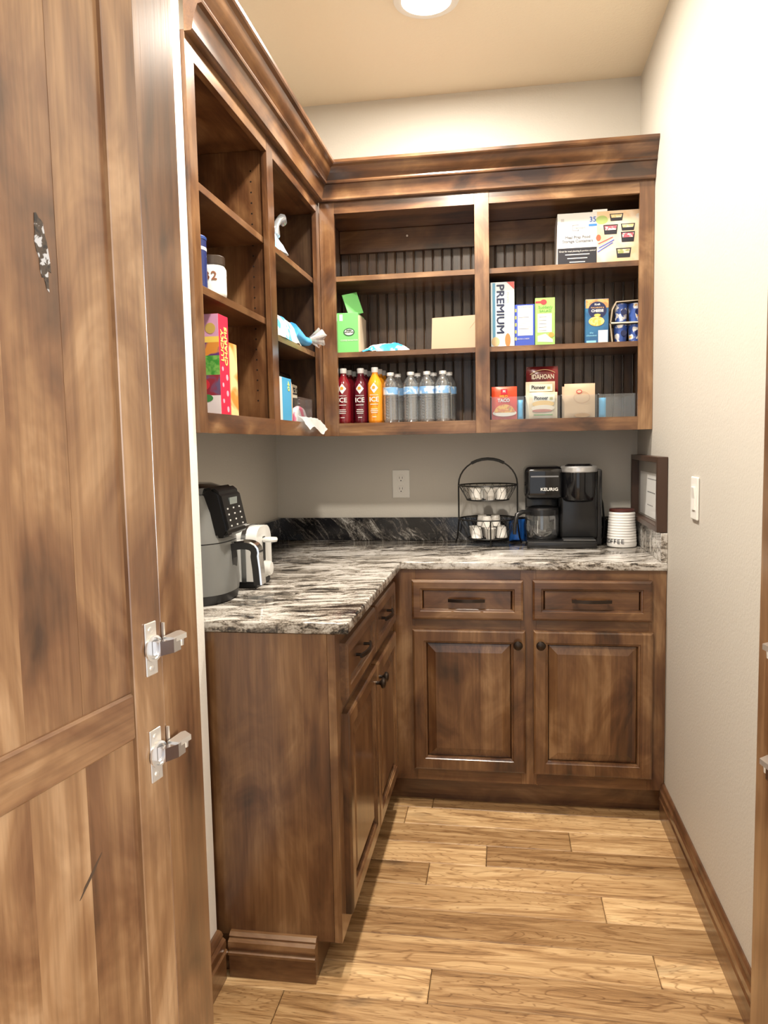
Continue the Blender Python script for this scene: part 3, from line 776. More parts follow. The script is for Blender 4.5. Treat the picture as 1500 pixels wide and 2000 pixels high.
def wire_bowl(z0, z1, r0, r1, nm):
    bm = B()
    tube(bm, circle((KX, KY, z1), r1, 36), .0030, 6, True); tube(bm, circle((KX, KY, z0), r0, 36), .0026, 6, True)
    n_ = 22
    for i in range(n_):
        a = 2*math.pi*i/n_
        for s_ in (-1, 1):
            b_ = a+s_*2*math.pi/n_
            m_ = (a+b_)/2
            pm = (KX+(r0+r1)/2*math.cos(m_), KY+(r0+r1)/2*math.sin(m_), (z0+z1)/2)
            tube(bm, [(KX+r1*math.cos(a), KY+r1*math.sin(a), z1), pm, (KX+r0*math.cos(m_), KY+r0*math.sin(m_), z0)], .0011, 4)
    for i in range(-4, 5):
        q = r0*i/5; h = math.sqrt(r0*r0-q*q)
        tube(bm, [(KX+q, KY-h, z0), (KX+q, KY+h, z0)], .0011, 4); tube(bm, [(KX-h, KY+q, z0), (KX+h, KY+q, z0)], .0011, 4)
    return part(nm, bm, WIRE, bk, smooth=40)
wire_bowl(1.103, 1.163, .086, .120, 'upper_bowl'); wire_bowl(.945, 1.025, .084, .120, 'lower_bowl')
ft = B(); tube(ft, [(KX+.012, KY-.120, 1.025), (KX+.012, KY-.100, .950), (KX+.012, KY-.092, ZC+.003)], .0028, 6)
part('foot', ft, WIRE, bk, smooth=40)
POD = plain('pod_white', (.82, .80, .76), .4); FOIL = twotone('pod_foil', (.75, .74, .70), (.45, .20, .10), 60, .62, .35)
def pods(z, spots, lab, grp):
    for i, (dx, dy, tilt, up) in enumerate(spots):
        o = thing('coffee_pod', lab, 'coffee pod', (KX+dx, KY+dy, z+up), 0, grp)
        o.rotation_euler = (R(tilt), 0, R(37*i))
        bm = B(); lathe(bm, [(.017, 0), (.0185, .004), (.0225, .040), (.0235, .041), (.0235, .044)], (0, 0, 0), 2, 18)
        part('cup', bm, POD, o, smooth=40, local=True)
        part('foil_lid', lathe(B(), [(.0228, .0441), (.0222, .0447), (.0, .0449)], (0, 0, 0), 2, 18, cap=False), FOIL, o, local=True)
ring = [(.059*math.cos(R(60*i-80)), .059*math.sin(R(60*i-80)), 180 if i % 2 else 0, .0449 if i % 2 else 0) for i in range(6)]+[(0, 0, 0, 0)]
top = [(.032*math.cos(R(120*i-100)), .032*math.sin(R(120*i-100)), 180, .0449*2+.0003) for i in range(3)]
pods(1.1045, ring, 'white coffee pod in the upper tier of the wire basket', 'coffee pods in the upper basket')
pods(.9465, ring, 'white coffee pod at the bottom of the lower basket tier', 'coffee pods in the lower basket')
pods(.9465, top, 'white coffee pod piled on top in the lower basket tier', 'coffee pods piled on top')
# blue bag of pods behind the basket
single('snack_bag', crumple(pouch(1.035, 1.100, ZC+.0015, 1.010, -.075, .035, .003, 3), .0015, 40, 2), plain('blue_film', (.02, .13, .50), .25), 'shiny blue bag standing between wire basket and coffee maker', 'bag', (1.067, -.06, ZC), smooth=50)

# COFFEE MAKER
km = thing('coffee_maker', 'black single-cup and carafe coffee maker on the granite counter', 'coffee maker', (1.235, -.16, ZC))
KB = plain('maker_black', (.011, .011, .012), .25); KG = plain('maker_gloss', (.006, .006, .007), .08)
kx0, kx1, kf, kb = 1.098, 1.385, -.285, -.035
part('base', box(B(), kx0+.004, kx1-.012, kf, kb, ZC, ZC+.030, .008, 2), KB, km, smooth=35)
part('tower', box(B(), 1.235, kx1, -.205, kb, ZC+.028, 1.232, .014, 3), KB, km, smooth=35)
part('reservoir', box(B(), 1.372, 1.402, -.19, -.05, ZC+.002, 1.222, .008, 2), plain('reservoir_smoke', (.02, .02, .022), .1), km, smooth=35)
part('rear_column', box(B(), kx0+.004, 1.236, -.105, kb, ZC+.028, 1.13, .008, 2), KB, km, smooth=35)
hd = box(B(), kx0-.004, 1.245, -.272, kb, 1.108, 1.238, .022, 4); hh = part('carafe_head', hd, KG, km, smooth=35)
part('head_band', box(B(), 1.118, 1.226, -.2735, -.268, 1.196, 1.202, .001), plain('band_grey', (.28, .28, .28), .25, .6), hh)
text(hh, 'KEURIG', (1.190, -.2728, 1.148), .0165, WHITE, width=.066, bold=.0004)
part('pod_head', lathe(B(), [(.050, 1.098), (.060, 1.105), (.066, 1.130), (.068, 1.222)], (1.305, -.235, 0), 2, 32), KG, km, smooth=35)
part('pod_ring', lathe(B(), [(.070, 1.214), (.073, 1.218), (.073, 1.232), (.066, 1.238), (.052, 1.236), (.050, 1.232)], (1.305, -.235, 0), 2, 32, cap=False), plain('ring_silver', (.62, .62, .62), .28, .7), km, smooth=35)
part('pod_lid', lathe(B(), [(.053, 1.228), (.053, 1.240), (.045, 1.246), (.0, 1.247)], (1.305, -.235, 0), 2, 32), KG, km, smooth=35)
part('drip_tray', box(B(), 1.243, 1.368, -.283, -.206, ZC+.0295, ZC+.036, .002), plain('tray_grey', (.10, .10, .10), .3, .6), km)
part('warming_plate', lathe(B(), [(.064, ZC+.029), (.064, ZC+.033), (.058, ZC+.034)], (1.165, -.205, 0), 2, 32), plain('plate_dark', (.03, .03, .03), .25, .5), km)
cf = thing('carafe', 'glass carafe with black handle standing in the coffee maker', 'carafe', (1.165, -.205, ZC+.034))
part('glass', lathe(B(), [(.055, ZC+.0342), (.063, ZC+.042), (.067, ZC+.075), (.066, ZC+.115), (.062, ZC+.140)], (1.165, -.205, 0), 2, 36, cap=False), clear('carafe_glass', (.75, .76, .76), .05, .3), cf, smooth=60)
part('collar', lathe(B(), [(.063, ZC+.128), (.066, ZC+.130), (.066, ZC+.150), (.060, ZC+.153), (.060, ZC+.130)], (1.165, -.205, 0), 2, 36, cap=False), KB, cf, smooth=35)
part('lid', lathe(B(), [(.064, ZC+.150), (.062, ZC+.158), (.040, ZC+.164), (.0, ZC+.165)], (1.165, -.205, 0), 2, 36), KB, cf, smooth=35)
hp = [(1.118, -.245, ZC+.142), (1.085, -.275, ZC+.146), (1.064, -.293, ZC+.136), (1.055, -.300, ZC+.10), (1.054, -.300, ZC+.06)]
part('handle', tube(B(), hp, [.009, .009, .0095, .009, .007], 10), KB, cf, smooth=50)
part('marks', tube(B(), [(1.145, -.2687, ZC+.06), (1.145, -.2690, ZC+.11)], .0008, 4), WHITE, cf)
single('power_cord', tube(B(), [(1.4065, -.06, ZC+.20), (1.420, -.055, ZC+.16), (1.428, -.05, ZC+.08), (1.424, -.05, ZC+.02), (1.412, -.06, ZC+.006), (1.408, -.10, ZC+.0045)], .004, 8), BLACKM, 'black power cord looping down beside the coffee maker', 'cord', (1.41, -.06, ZC), smooth=50)
# COFFEE CANISTER
cn = thing('coffee_canister', 'white ribbed ceramic canister with dark red lid', 'canister', (1.476, -.205, ZC))
pr_ = [(.050, ZC), (.056, ZC+.003), (.0575, ZC+.012)]
for i in range(11):
    z = ZC+.016+.0105*i; rb = .0575-.006*(i/10)
    pr_ += [(rb, z), (rb-.0014, z+.008), (rb-.0002, z+.0100)]
pr_ += [(.050, ZC+.137), (.046, ZC+.140)]
part('jar', lathe(B(), pr_, (1.476, -.205, 0), 2, 40), plain('ceramic_white', (.80, .79, .77), .2), cn, smooth=50)
part('lid', lathe(B(), [(.044, ZC+.139), (.049, ZC+.141), (.049, ZC+.149), (.046, ZC+.151), (0, ZC+.151)], (1.476, -.205, 0), 2, 36), plain('lid_red_wood', (.075, .018, .014), .4), cn, smooth=40)
for i, ch in enumerate('COFFEE'):
    a = R(-90-72+i*14.5-6); rr = .0582
    tt = text(cn, ch, (0, 0, 0), .025, DARKINK, local=True, depth=.0004)
    tt.location = (rr*math.cos(a), rr*math.sin(a), .024); tt.rotation_euler = (0, 0, a+math.pi/2)

# ================================================================== SHELVES: back cabinet, first bay
z2, z3, zf = 1.706, 2.002, OZ0-.001
gk = thing('pod_box', 'green cardboard coffee pod box with torn flap raised', 'box', (.395, -.20, z2))
GRN = plain('box_green', (.17, .55, .16), .45); GRD = plain('logo_green', (.015, .07, .03), .5)
part('carton', box(B(), .335, .440, -.27, -.13, z2, 1.866, .001), GRN, gk)
part('cut_edge', box(B(), .4395, .4475, -.268, -.132, z2, 1.855), plain('kraft_edge', (.52, .40, .27), .7), gk)
fp = B(); box(fp, -.034, .034, -.002, .002, 0, .088, .001)
bmesh.ops.rotate(fp, verts=fp.verts[:], cent=(0, 0, 0), matrix=Matrix.Rotation(R(-18), 3, 'Y') @ Matrix.Rotation(R(35), 3, 'Z'))
bmesh.ops.translate(fp, verts=fp.verts[:], vec=(.428, -.245, 1.862))
part('flap', fp, GRN, gk)
ellipse(gk, 'logo', .402, 1.790, .023, .016, -.2702, GRD)
ellipse(gk, 'logo_ring', .402, 1.790, .019, .012, -.2706, WHITE)
text(gk, 'GREEN\nMOUNTAIN', (.402, -.2716, 1.793), .0075, GRD, bold=.0003)
text(gk, 'COFFEE ROASTERS', (.402, -.2706, 1.757), .0085, WHITE, width=.07)
decal(gk, 'barcode_panel', .364, .377, 1.835, 1.860, -.2702, WHITE)
fb = pillow(.452, .640, -.282, -.14, z2, 1.742, 30, 20, .008, 5)
crumple(fb, .006, 70, 3)
for v in fb.verts: v.co.z = max(v.co.z, z2+.0003)
single('snack_bag', fb, twotone('bag_white_blue', (.75, .78, .80), (.05, .36, .72), 16, .52, .3, .02, (.74, .60, .36)), 'crumpled white and blue bag lying beside the green box', 'bag', (.54, -.2, z2), smooth=60)
cbx = thing('cardboard_box', 'plain tan cardboard box on the middle shelf', 'box', (.825, -.2, z2))
cb = B(); prism(cb, [(.733, z2), (.924, z2), (.924, 1.836), (.7375, 1.830)], 1, -.27, -.16)
part('carton', cb, CARD, cbx)
part('fold_line', tube(B(), [(.885, -.2702, 1.785), (.915, -.2702, 1.822)], .0006, 4), plain('card_crease', (.42, .29, .18), .8), cbx)
# sparkling water bottles
CAPW = plain('cap_white', (.78, .78, .78), .35)
def ice_bottle(x, y, col, ink, lab, front, grp):
    t = thing('drink_bottle', lab, 'bottle', (x, y, zf), 0, grp)
    pr_ = [(.024, 0), (.028, .004), (.0295, .012), (.0295, .148), (.0285, .160), (.022, .176), (.0145, .192), (.0125, .198), (.0125, .204)]
    part('bottle', lathe(B(), pr_, (0, 0, 0), 2, 24), col, t, smooth=45, local=True)
    part('cap', lathe(B(), [(.0138, .203), (.0142, .205), (.0142, .221), (.0128, .223)], (0, 0, 0), 2, 20), CAPW, t, smooth=40, local=True)
    if front:
        r0 = .0297
        def wrap(u, z, r_=r0): a = u/r0; return (r_*math.sin(a), -r_*math.cos(a), z)
        dm = B(); N = 6; g = []
        for i in range(N+1):
            g.append([dm.verts.new(wrap(.0165*((i/N*2-1)+(j/N*2-1))/2, .140+.021*((j/N*2-1)-(i/N*2-1))/2, r0+.0004)) for j in range(N+1)])
        for i in range(N):
            for j in range(N): dm.faces.new((g[i][j], g[i][j+1], g[i+1][j+1], g[i+1][j]))
        part('diamond_label', dm, WHITE, t, local=True)
        part('fruit_print', lathe(B(), [(.0065, -r0-.0009), (.0065, -r0-.0002)], (-.001, 0, .142), 1, 14), plain('fruit_orange', (.75, .28, .03), .5), t, local=True)
        text(t, 'SPARKLING', (0, -r0-.0004, .112), .006, WHITE, width=.034, local=True)
        text(t, 'ICE', (0, -r0-.0004, .094), .026, WHITE, width=.036, bold=.0004, local=True)
        for zz, ww in ((.074, .030), (.055, .026), (.048, .030), (.041, .026), (.024, .016)):
            part('print_line', box(B(), -ww/2, ww/2, -r0-.0006, -r0+.002, zz, zz+.0022), WHITE, t, local=True)
    return t
RED = plain('drink_cherry', (.16, .006, .012), .15, coat=.5); RED2 = plain('drink_berry', (.10, .005, .014), .15, coat=.5); ORG = plain('drink_orange', (.85, .30, .015), .15, coat=.5)
g_ = 'sparkling water bottles'
ice_bottle(.3735, -.268, RED, None, 'cherry red ICE bottle beside the cabinet corner', True, None)
ice_bottle(.4415, -.250, RED2, None, 'dark red ICE bottle between a red one and the orange one', True, None)
ice_bottle(.5030, -.268, ORG, None, 'orange ICE bottle beside the clear water bottles', True, None)
for x, c_, nm in ((.379, RED, 'cherry red'), (.4445, RED2, 'dark red'), (.507, ORG, 'orange')):
    for q, y in enumerate((-.186, -.118)):
        ice_bottle(x+.006*q, y, c_, None, ('%s ICE bottle directly behind the front %s one' if q == 0 else '%s ICE bottle deepest in the cabinet behind two %s ones') % (nm, nm), False, '%s bottles standing behind' % nm)
# clear water bottles
WAT = clear('water_bottle_clear', (.92, .95, .97), .10, .30, (.80, .85, .88), .06, .75)
LBL = twotone('water_label', (.66, .74, .80), (.20, .40, .70), 40, .50, .35, .06)
def water_bottle(x, y, lab, grp):
    t = thing('water_bottle', lab, 'bottle', (x, y, zf), 0, grp)
    pr_ = [(.022, 0), (.028, .004), (.031, .012)]
    z = .014
    for i in range(9):
        pr_ += [(.0310, z), (.0292, z+.005), (.0310, z+.010)]; z += .0108
    pr_ += [(.0305, .112), (.0305, .142), (.0310, .146), (.0285, .158), (.021, .172), (.0135, .182), (.0128, .188)]
    part('bottle', lathe(B(), pr_, (0, 0, 0), 2, 24), WAT, t, smooth=50, local=True)
    part('label_band', lathe(B(), [(.0309, .112), (.0309, .141)], (0, 0, 0), 2, 24, cap=False), LBL, t, smooth=60, local=True)
    part('cap', lathe(B(), [(.0142, .187), (.0146, .188), (.0146, .199), (.0135, .2005)], (0, 0, 0), 2, 18), CAPW, t, smooth=40, local=True)
WXS = [.566, .6475, .7125, .776]
ORD = ('first', 'second', 'third', 'fourth')
for i, x in enumerate(WXS): water_bottle(x, -.266, '%s clear water bottle from the orange bottle, front row' % ORD[i], 'water bottles, front row')
for i, x in enumerate(WXS): water_bottle(x+.020, -.198, 'clear water bottle right behind the %s front-row water bottle from the orange one' % ORD[i], 'water bottles, second row')

# ================================================================== SHELVES: back cabinet, second bay
mp_ = thing('container_box', 'white and photo printed meal prep container box, top shelf', 'box', (1.37, -.2, z3))
mz = 2.197
part('carton', box(B(), 1.221, 1.536, -.27, -.09, z3, mz, .001), plain('box_white', (.66, .66, .65), .4), mp_)
part('lid_tab', box(B(), 1.352, 1.405, -.268, -.20, mz-.001, mz+.008), plain('tab_white', (.78, .77, .74), .5), mp_)
decal(mp_, 'black_band', 1.222, 1.367, z3+.001, z3+.066, -.2701, DARKINK)
decal(mp_, 'photo_side', 1.367, 1.535, z3+.001, mz-.001, -.2701, twotone('photo_wood', (.72, .50, .30), (.82, .68, .52), 14, .5, .45, .12))
text(mp_, '35', (1.352, -.2704, mz-.028), .026, plain('ink_blue', (.03, .10, .42), .5), bold=.0004)
decal(mp_, 'blue_tag', 1.337, 1.367, mz-.052, mz-.044, -.2703, plain('ink_blue2', (.03, .18, .55), .5))
decal(mp_, 'corner_mark', 1.234, 1.246, mz-.030, mz-.020, -.2703, plain('mark_grey', (.42, .42, .42), .5))
lg = B()
for q in ((1.277, 1.279, 2.133, 2.153), (1.277, 1.300, 2.151, 2.153), (1.277, 1.300, 2.131, 2.133), (1.298, 1.300, 2.131, 2.137)): box(lg, q[0], q[1], -.2706, -.27, q[2], q[3])
part('logo', lg, plain('logo_grey', (.25, .25, .27), .5), mp_)
text(mp_, 'mainstays', (1.303, -.2704, 2.142), .011, plain('logo_grey', (.25, .25, .27), .5))
text(mp_, 'Meal Prep Food\nStorage Containers', (1.296, -.2704, 2.100), .0145, plain('ink_pale', (.16, .17, .20), .5), bold=.0003)
text(mp_, 'Great for meal planning & portion control', (1.295, -.2706, 2.056), .0085, WHITE, width=.135)
for i in range(3): decal(mp_, 'print_line', 1.250+.008*i, 1.340-.008*i, 2.042-.014*i, 2.045-.014*i, -.2704, WHITE)
def tub(cx_, cz_, w_, h_, fill):
    o = part('tub_print', prism(B(), [(cx_-w_/2, cz_+h_/2), (cx_+w_/2, cz_+h_/2), (cx_+w_*.42, cz_-h_/2), (cx_-w_*.42, cz_-h_/2)], 1, -.2707, -.2700), DARKINK, mp_)
    part('food_print', prism(B(), [(cx_-w_*.42, cz_+h_*.38), (cx_+w_*.42, cz_+h_*.38), (cx_+w_*.36, cz_-h_*.05), (cx_-w_*.36, cz_-h_*.05)], 1, -.2711, -.2706), fill, o)
F1 = twotone('food_a', (.72, .55, .25), (.80, .72, .50), 90, .5, .5); F2 = twotone('food_b', (.55, .10, .14), (.78, .70, .66), 80, .5, .5); F3 = twotone('food_c', (.30, .34, .12), (.72, .50, .40), 80, .5, .5)
tub(1.438, 2.172, .050, .027, F1); tub(1.417, 2.128, .054, .036, F2); tub(1.480, 2.134, .052, .026, F1); tub(1.480, 2.098, .052, .038, F2); tub(1.465, 2.040, .056, .036, F3)
for i, (a, b_, c_) in enumerate((((1.372, 2.078), (1.425, 2.100), (.62, .10, .12)), ((1.374, 2.062), (1.430, 2.090), (.05, .10, .55)), ((1.370, 2.048), (1.425, 2.080), (.05, .10, .55)))):
    part('cutlery_print', tube(B(), [(a[0], -.2704, a[1]), (b_[0], -.2704, b_[1])], .0022, 4), plain('cut_%d' % i, c_, .5), mp_)
ellipse(mp_, 'salad_print', 1.385, 2.165, .022, .016, -.2703, plain('salad', (.35, .45, .15), .6)); ellipse(mp_, 'tomato_print', 1.373, 2.100, .009, .012, -.2703, plain('tomato', (.65, .10, .05), .5))
ellipse(mp_, 'garlic_print', 1.520, 2.172, .012, .010, -.2703, plain('garlic', (.75, .68, .58), .6))

def carton(name, lab, x0, x1, ztop, zb_, y, dep, mat, cat='box'):
    t = thing(name, lab, cat, ((x0+x1)/2, y+dep/2, zb_))
    part('carton', box(B(), x0, x1, y, y+dep, zb_, ztop, .0008), mat, t); return t
pm = carton('cracker_box', 'tall pale blue cracker box with vertical dark lettering', .9665, 1.058, 1.955, z2, -.272, .07, twotone('cracker_pale', (.55, .68, .74), (.72, .78, .80), 9, .5, .4, .15))
decal(pm, 'blue_stripe', .974, .985, 1.735, 1.952, -.2721, plain('stripe_blue', (.12, .35, .55), .4))
text(pm, 'PREMIUM', (1.003, -.2728, 1.852), .040, plain('ink_navy', (.006, .012, .05), .4), roll=-90, width=.184, bold=.0013)
text(pm, 'minis', (1.034, -.2726, 1.895), .020, plain('ink_gold', (.42, .40, .30), .5), roll=-90)
part('corner_flash', prism(B(), [(1.028, 1.9545), (1.0575, 1.9545), (1.0575, 1.925)], 1, -.2726, -.272), plain('flash_red', (.55, .10, .09), .4), pm)
ellipse(pm, 'dish_print', 1.030, 1.738, .020, .030, -.2724, plain('dish_white', (.78, .80, .82), .4)); ellipse(pm, 'soup_print', 1.032, 1.733, .011, .026, -.2730, plain('soup_orange', (.68, .18, .05), .4)); ellipse(pm, 'cracker_print', .985, 1.728, .016, .018, -.2724, plain('cracker_tan', (.60, .45, .24), .5))
nb = carton('food_box', 'blue box showing its white nutrition panel', 1.060, 1.135, 1.866, z2, -.270, .05, plain('box_blue', (.035, .075, .42), .4))
decal(nb, 'nutrition_panel', 1.070, 1.128, 1.748, 1.862, -.2701, WHITE)
text(nb, 'Nutrition Facts', (1.099, -.2705, 1.856), .009, DARKINK, width=.052)
ln = B()
for i in range(13): box(ln, 1.073, 1.125-(.012 if i % 3 else 0), -.2706, -.2702, 1.845-.0073*i, 1.8458-.0073*i+(.0012 if i in (4, 10) else 0))
part('printed_lines', ln, plain('ink_grey', (.12, .12, .13), .6), nb)['kind'] = 'stuff'
for i in range(5): decal(nb, 'yellow_mark', 1.0605, 1.066, 1.73+.027*i, 1.742+.027*i, -.2701, plain('mark_yellow', (.75, .55, .08), .5))
text(nb, 'MACARONI & CHEESE', (1.085, -.2705, 1.735), .006, WHITE)
sg = carton('salad_box', 'light green pasta salad box with red oval logo', 1.137, 1.212, 1.888, z2, -.268, .045, plain('box_lightgreen', (.30, .52, .14), .4))
decal(sg, 'red_band', 1.138, 1.160, 1.868, 1.876, -.2681, plain('spoon_red', (.55, .04, .05), .4)); ellipse(sg, 'logo', 1.169, 1.872, .012, .010, -.2684, plain('spoon_red', (.55, .04, .05), .4))
text(sg, 'Suddenly', (1.176, -.2686, 1.852), .015, plain('ink_green', (.10, .30, .05), .5)); text(sg, 'SALAD', (1.176, -.2686, 1.838), .013, plain('ink_green', (.10, .30, .05), .5), width=.045)
decal(sg, 'recipe_panel', 1.146, 1.200, 1.757, 1.828, -.2682, plain('panel_pale', (.72, .74, .66), .5))
ln = B()
for i in range(5): box(ln, 1.151, 1.180, -.2690, -.2684, 1.815-.013*i, 1.8165-.013*i)
part('printed_lines', ln, plain('ink_grey', (.12, .12, .13), .6), sg)['kind'] = 'stuff'
part('dish_print', prism(B(), [(1.146, 1.744), (1.176, 1.752), (1.204, 1.728), (1.204, 1.718), (1.146, 1.722)], 1, -.2686, -.268), plain('dish_pale', (.62, .62, .54), .5), sg); ellipse(sg, 'carrot_print', 1.198, 1.747, .011, .009, -.2688, plain('carrot', (.78, .30, .06), .5))
kb_ = carton('macaroni_box', 'dark blue macaroni box with a round badge', 1.326, 1.412, 1.874, z2, -.270, .035, twotone('mac_box', (.02, .10, .24), (.03, .20, .38), 9, .5, .35, .1))
decal(kb_, 'top_band', 1.3265, 1.4115, 1.840, 1.873, -.2701, twotone('pasta_print', (.45, .22, .08), (.62, .36, .14), 60, .5, .5))
ellipse(kb_, 'badge', 1.370, 1.832, .034, .032, -.2704, plain('badge_navy', (.008, .015, .07), .35))
text(kb_, 'Kraft', (1.370, -.2712, 1.853), .010, WHITE, bold=.0003); text(kb_, 'MACARONI &', (1.370, -.2712, 1.841), .0078, plain('ink_gold2', (.75, .45, .15), .4)); text(kb_, 'CHEESE', (1.370, -.2712, 1.829), .0135, WHITE, bold=.0005)
ellipse(kb_, 'smile_print', 1.370, 1.813, .012, .005, -.2712, plain('smile_yellow', (.80, .60, .10), .5))
ellipse(kb_, 'macaroni_print', 1.367, 1.790, .029, .018, -.2708, twotone('mac_print', (.80, .42, .08), (.85, .60, .22), 90, .5, .4)); decal(kb_, 'white_panel', 1.374, 1.409, z2+.004, z2+.050, -.2703, WHITE)
text(kb_, 'the\ncheesiest', (1.349, -.2706, 1.742), .0105, plain('ink_sky', (.25, .60, .80), .4)); decal(kb_, 'text_block', 1.330, 1.366, z2+.003, z2+.012, -.2703, plain('ink_sky', (.25, .60, .80), .4))
# sleeve of macaroni cups
cs = thing('cup_sleeve', 'cardboard sleeve holding two tiers of macaroni cups', 'cups', (1.468, -.2, z2))
SLV = plain('sleeve_tan', (.40, .33, .24), .5)
part('middle_card', box(B(), 1.416, 1.538, -.262, -.14, z2+.074, z2+.079), plain('sleeve_pale', (.66, .62, .52), .5), cs)
slv = [(1.418, z2+.079), (1.424, z2+.128), (1.440, z2+.157), (1.530, z2+.160), (1.530, z2+.157), (1.443, z2+.153), (1.429, z2+.126), (1.423, z2+.079)]
part('sleeve_top', prism(B(), slv, 1, -.262, -.14), SLV, cs)
part('sleeve_side', prism(B(), [(1.416, z2+.079), (1.421, z2+.079), (1.430, z2), (1.425, z2)], 1, -.262, -.14), SLV, cs)
CUPB = twotone('cup_print', (.04, .09, .34), (.72, .72, .72), 38, .55, .35, .03, (.75, .40, .10))
for tier, zz in (('lower', z2), ('upper', z2+.0792)):
    for k_, x in enumerate((1.462, 1.515)):
        c_ = part('cup', lathe(B(), [(.021, zz+.0005), (.0215, zz+.004), (.0255, zz+.066), (.0268, zz+.067), (.0268, zz+.070), (.0, zz+.0705)], (x, -.228, 0), 2, 24), CUPB, cs, smooth=45)
        part('badge', lathe(B(), [(.011, -.2545), (.011, -.2515)], (x+.008, 0, zz+.038), 1, 18), plain('badge_navy', (.008, .015, .07), .35), c_)

# clear bins on the cabinet floor and the packets in them
BIN = clear('bin_acrylic', (.95, .97, .98), .03, .12, (.75, .80, .85), .05, .35)
bins = [(.9645, 1.0935), (1.0965, 1.2315), (1.2345, 1.3705), (1.3735, 1.511)]
bl_ = ['clear acrylic bin holding the red taco packet', 'clear acrylic bin holding the gravy packets', 'clear acrylic bin holding the tan packets', 'almost empty clear acrylic bin next to the cabinet side']
for (a, b_), lb in zip(bins, bl_):
    t = thing('storage_bin', lb, 'bin', ((a+b_)/2, -.17, zf), 0)
    part('bin_floor', box(B(), a, b_, -.288, -.06, zf, zf+.0025), BIN, t)
    for nm, q in (('bin_wall', (a, a+.0025, -.288, -.06)), ('bin_wall', (b_-.0025, b_, -.288, -.06)), ('bin_front', (a+.0025, b_-.0025, -.288, -.2855)), ('bin_wall', (a+.0025, b_-.0025, -.0625, -.06))):
        part(nm, box(B(), *q, zf+.0025, zf+.090), BIN, t)
    part('bin_rim', tube(B(), [(a+.001, -.287, zf+.0905), (a+.001, -.061, zf+.0905)], .0022, 6), clear('bin_rim_clear', (.9, .92, .95), .35, .5), t)
pz = zf+.0028
tp = thing('taco_packet', 'red taco seasoning packet with a taco picture', 'packet', (1.018, -.27, pz))
part('packet', pouch(.968, 1.066, pz, 1.553, -.281, .012, .001, 1), twotone('taco_film', (.62, .035, .012), (.72, .08, .02), 8, .5, .3, .1), tp, smooth=50)
decal(tp, 'logo', 1.004, 1.029, 1.523, 1.543, -.2835, plain('logo_red', (.50, .01, .03), .4)); text(tp, 'M', (1.0165, -.2842, 1.534), .013, WHITE, bold=.0006)
text(tp, 'MILD', (1.015, -.2848, 1.514), .014, plain('ink_mustard', (.70, .36, .03), .4), bold=.0004); text(tp, 'TACO', (1.015, -.2848, 1.499), .018, WHITE, bold=.0008, width=.046)
ellipse(tp, 'plate_print', 1.018, 1.450, .046, .013, -.2842, plain('plate_white', (.75, .70, .62), .4)); 
part('taco_print', prism(B(), [(1.018+.040*math.cos(R(a)), 1.452+.032*math.sin(R(a))) for a in range(0, 181, 15)], 1, -.2852, -.2838), twotone('taco_shell', (.75, .42, .08), (.62, .20, .05), 60, .55, .4, .03, (.30, .36, .08)), tp)
ip = thing('potato_pouch', 'tall maroon foil potato pouch behind the gravy packets', 'pouch', (1.16, -.2, pz))
part('pouch', pouch(1.104, 1.2275, pz, 1.632, -.225, .03, .002, 2), twotone('idaho_film', (.12, .010, .012), (.30, .03, .03), 9, .5, .25, .1), ip, smooth=50)
text(ip, 'IDAHOAN', (1.168, -.2268, 1.590), .026, plain('ink_cream', (.75, .66, .52), .4), width=.085, bold=.0005)
part('swoosh', tube(B(), arc((1.118, -.2252, 1.600), (1.215, -.2252, 1.606), (1.168, -.2262, 1.618)), .0014, 4), plain('ink_goldfoil', (.60, .42, .20), .3, .5), ip)
PIO = twotone('gravy_film', (.66, .52, .34), (.76, .68, .52), 10, .5, .35, .1)
def gravy(x0, x1, zt, y, lab, full):
    t = thing('gravy_packet', lab, 'packet', ((x0+x1)/2, y, pz))
    part('packet', pouch(x0, x1, pz, zt, y, .012, .001, y*40), PIO, t, smooth=50)
    m = (x0+x1)/2
    decal(t, 'name_panel', x0+.014, x1-.010, zt-.038, zt-.010, y-.0012, plain('panel_cream', (.78, .74, .62), .4))
    text(t, 'Pioneer', (m-.008, y-.002, zt-.023), .021, DARKINK, width=.052, bold=.0006)
    decal(t, 'tag', x1-.030, x1-.018, zt-.030, zt-.020, y-.002, plain('tag_olive', (.45, .42, .18), .5))
    if full:
        ellipse(t, 'biscuit_print', m, pz+.056, .042, .013, y-.0016, plain('biscuit', (.78, .52, .20), .5)); ellipse(t, 'gravy_print', m, pz+.040, .045, .012, y-.0024, plain('gravy', (.76, .68, .56), .4)); ellipse(t, 'meat_print', m-.004, pz+.030, .038, .006, y-.0032, plain('meat', (.45, .16, .10), .5)); decal(t, 'green_print', m-.036, m+.036, pz+.012, pz+.016, y-.0014, plain('herb', (.18, .34, .10), .5))
gravy(1.1005, 1.213, 1.570, -.255, 'tan gravy packet standing behind another gravy packet', False)
gravy(1.112, 1.2205, 1.527, -.280, 'tan gravy packet with biscuit picture in front of its twin', True)
TAN = plain('kraft_paper', (.60, .43, .29), .6)
tpk = thing('kraft_packet', 'plain kraft paper packet with small red logo in front', 'packet', (1.31, -.27, pz))
part('packet', pouch(1.247, 1.362, pz, 1.556, -.282, .012, .0015, 7), TAN, tpk, smooth=50)
ellipse(tpk, 'logo', 1.302, 1.525, .011, .008, -.2834, plain('spoon_red', (.55, .04, .05), .4)); ellipse(tpk, 'logo_inner', 1.302, 1.525, .008, .005, -.2842, TAN)
part('oval_line', tube(B(), [(1.312+.030*math.cos(2*math.pi*i/24), -.2840, 1.503+.022*math.sin(2*math.pi*i/24)) for i in range(24)], .0005, 4, True), plain('ink_brown', (.40, .20, .12), .6), tpk)
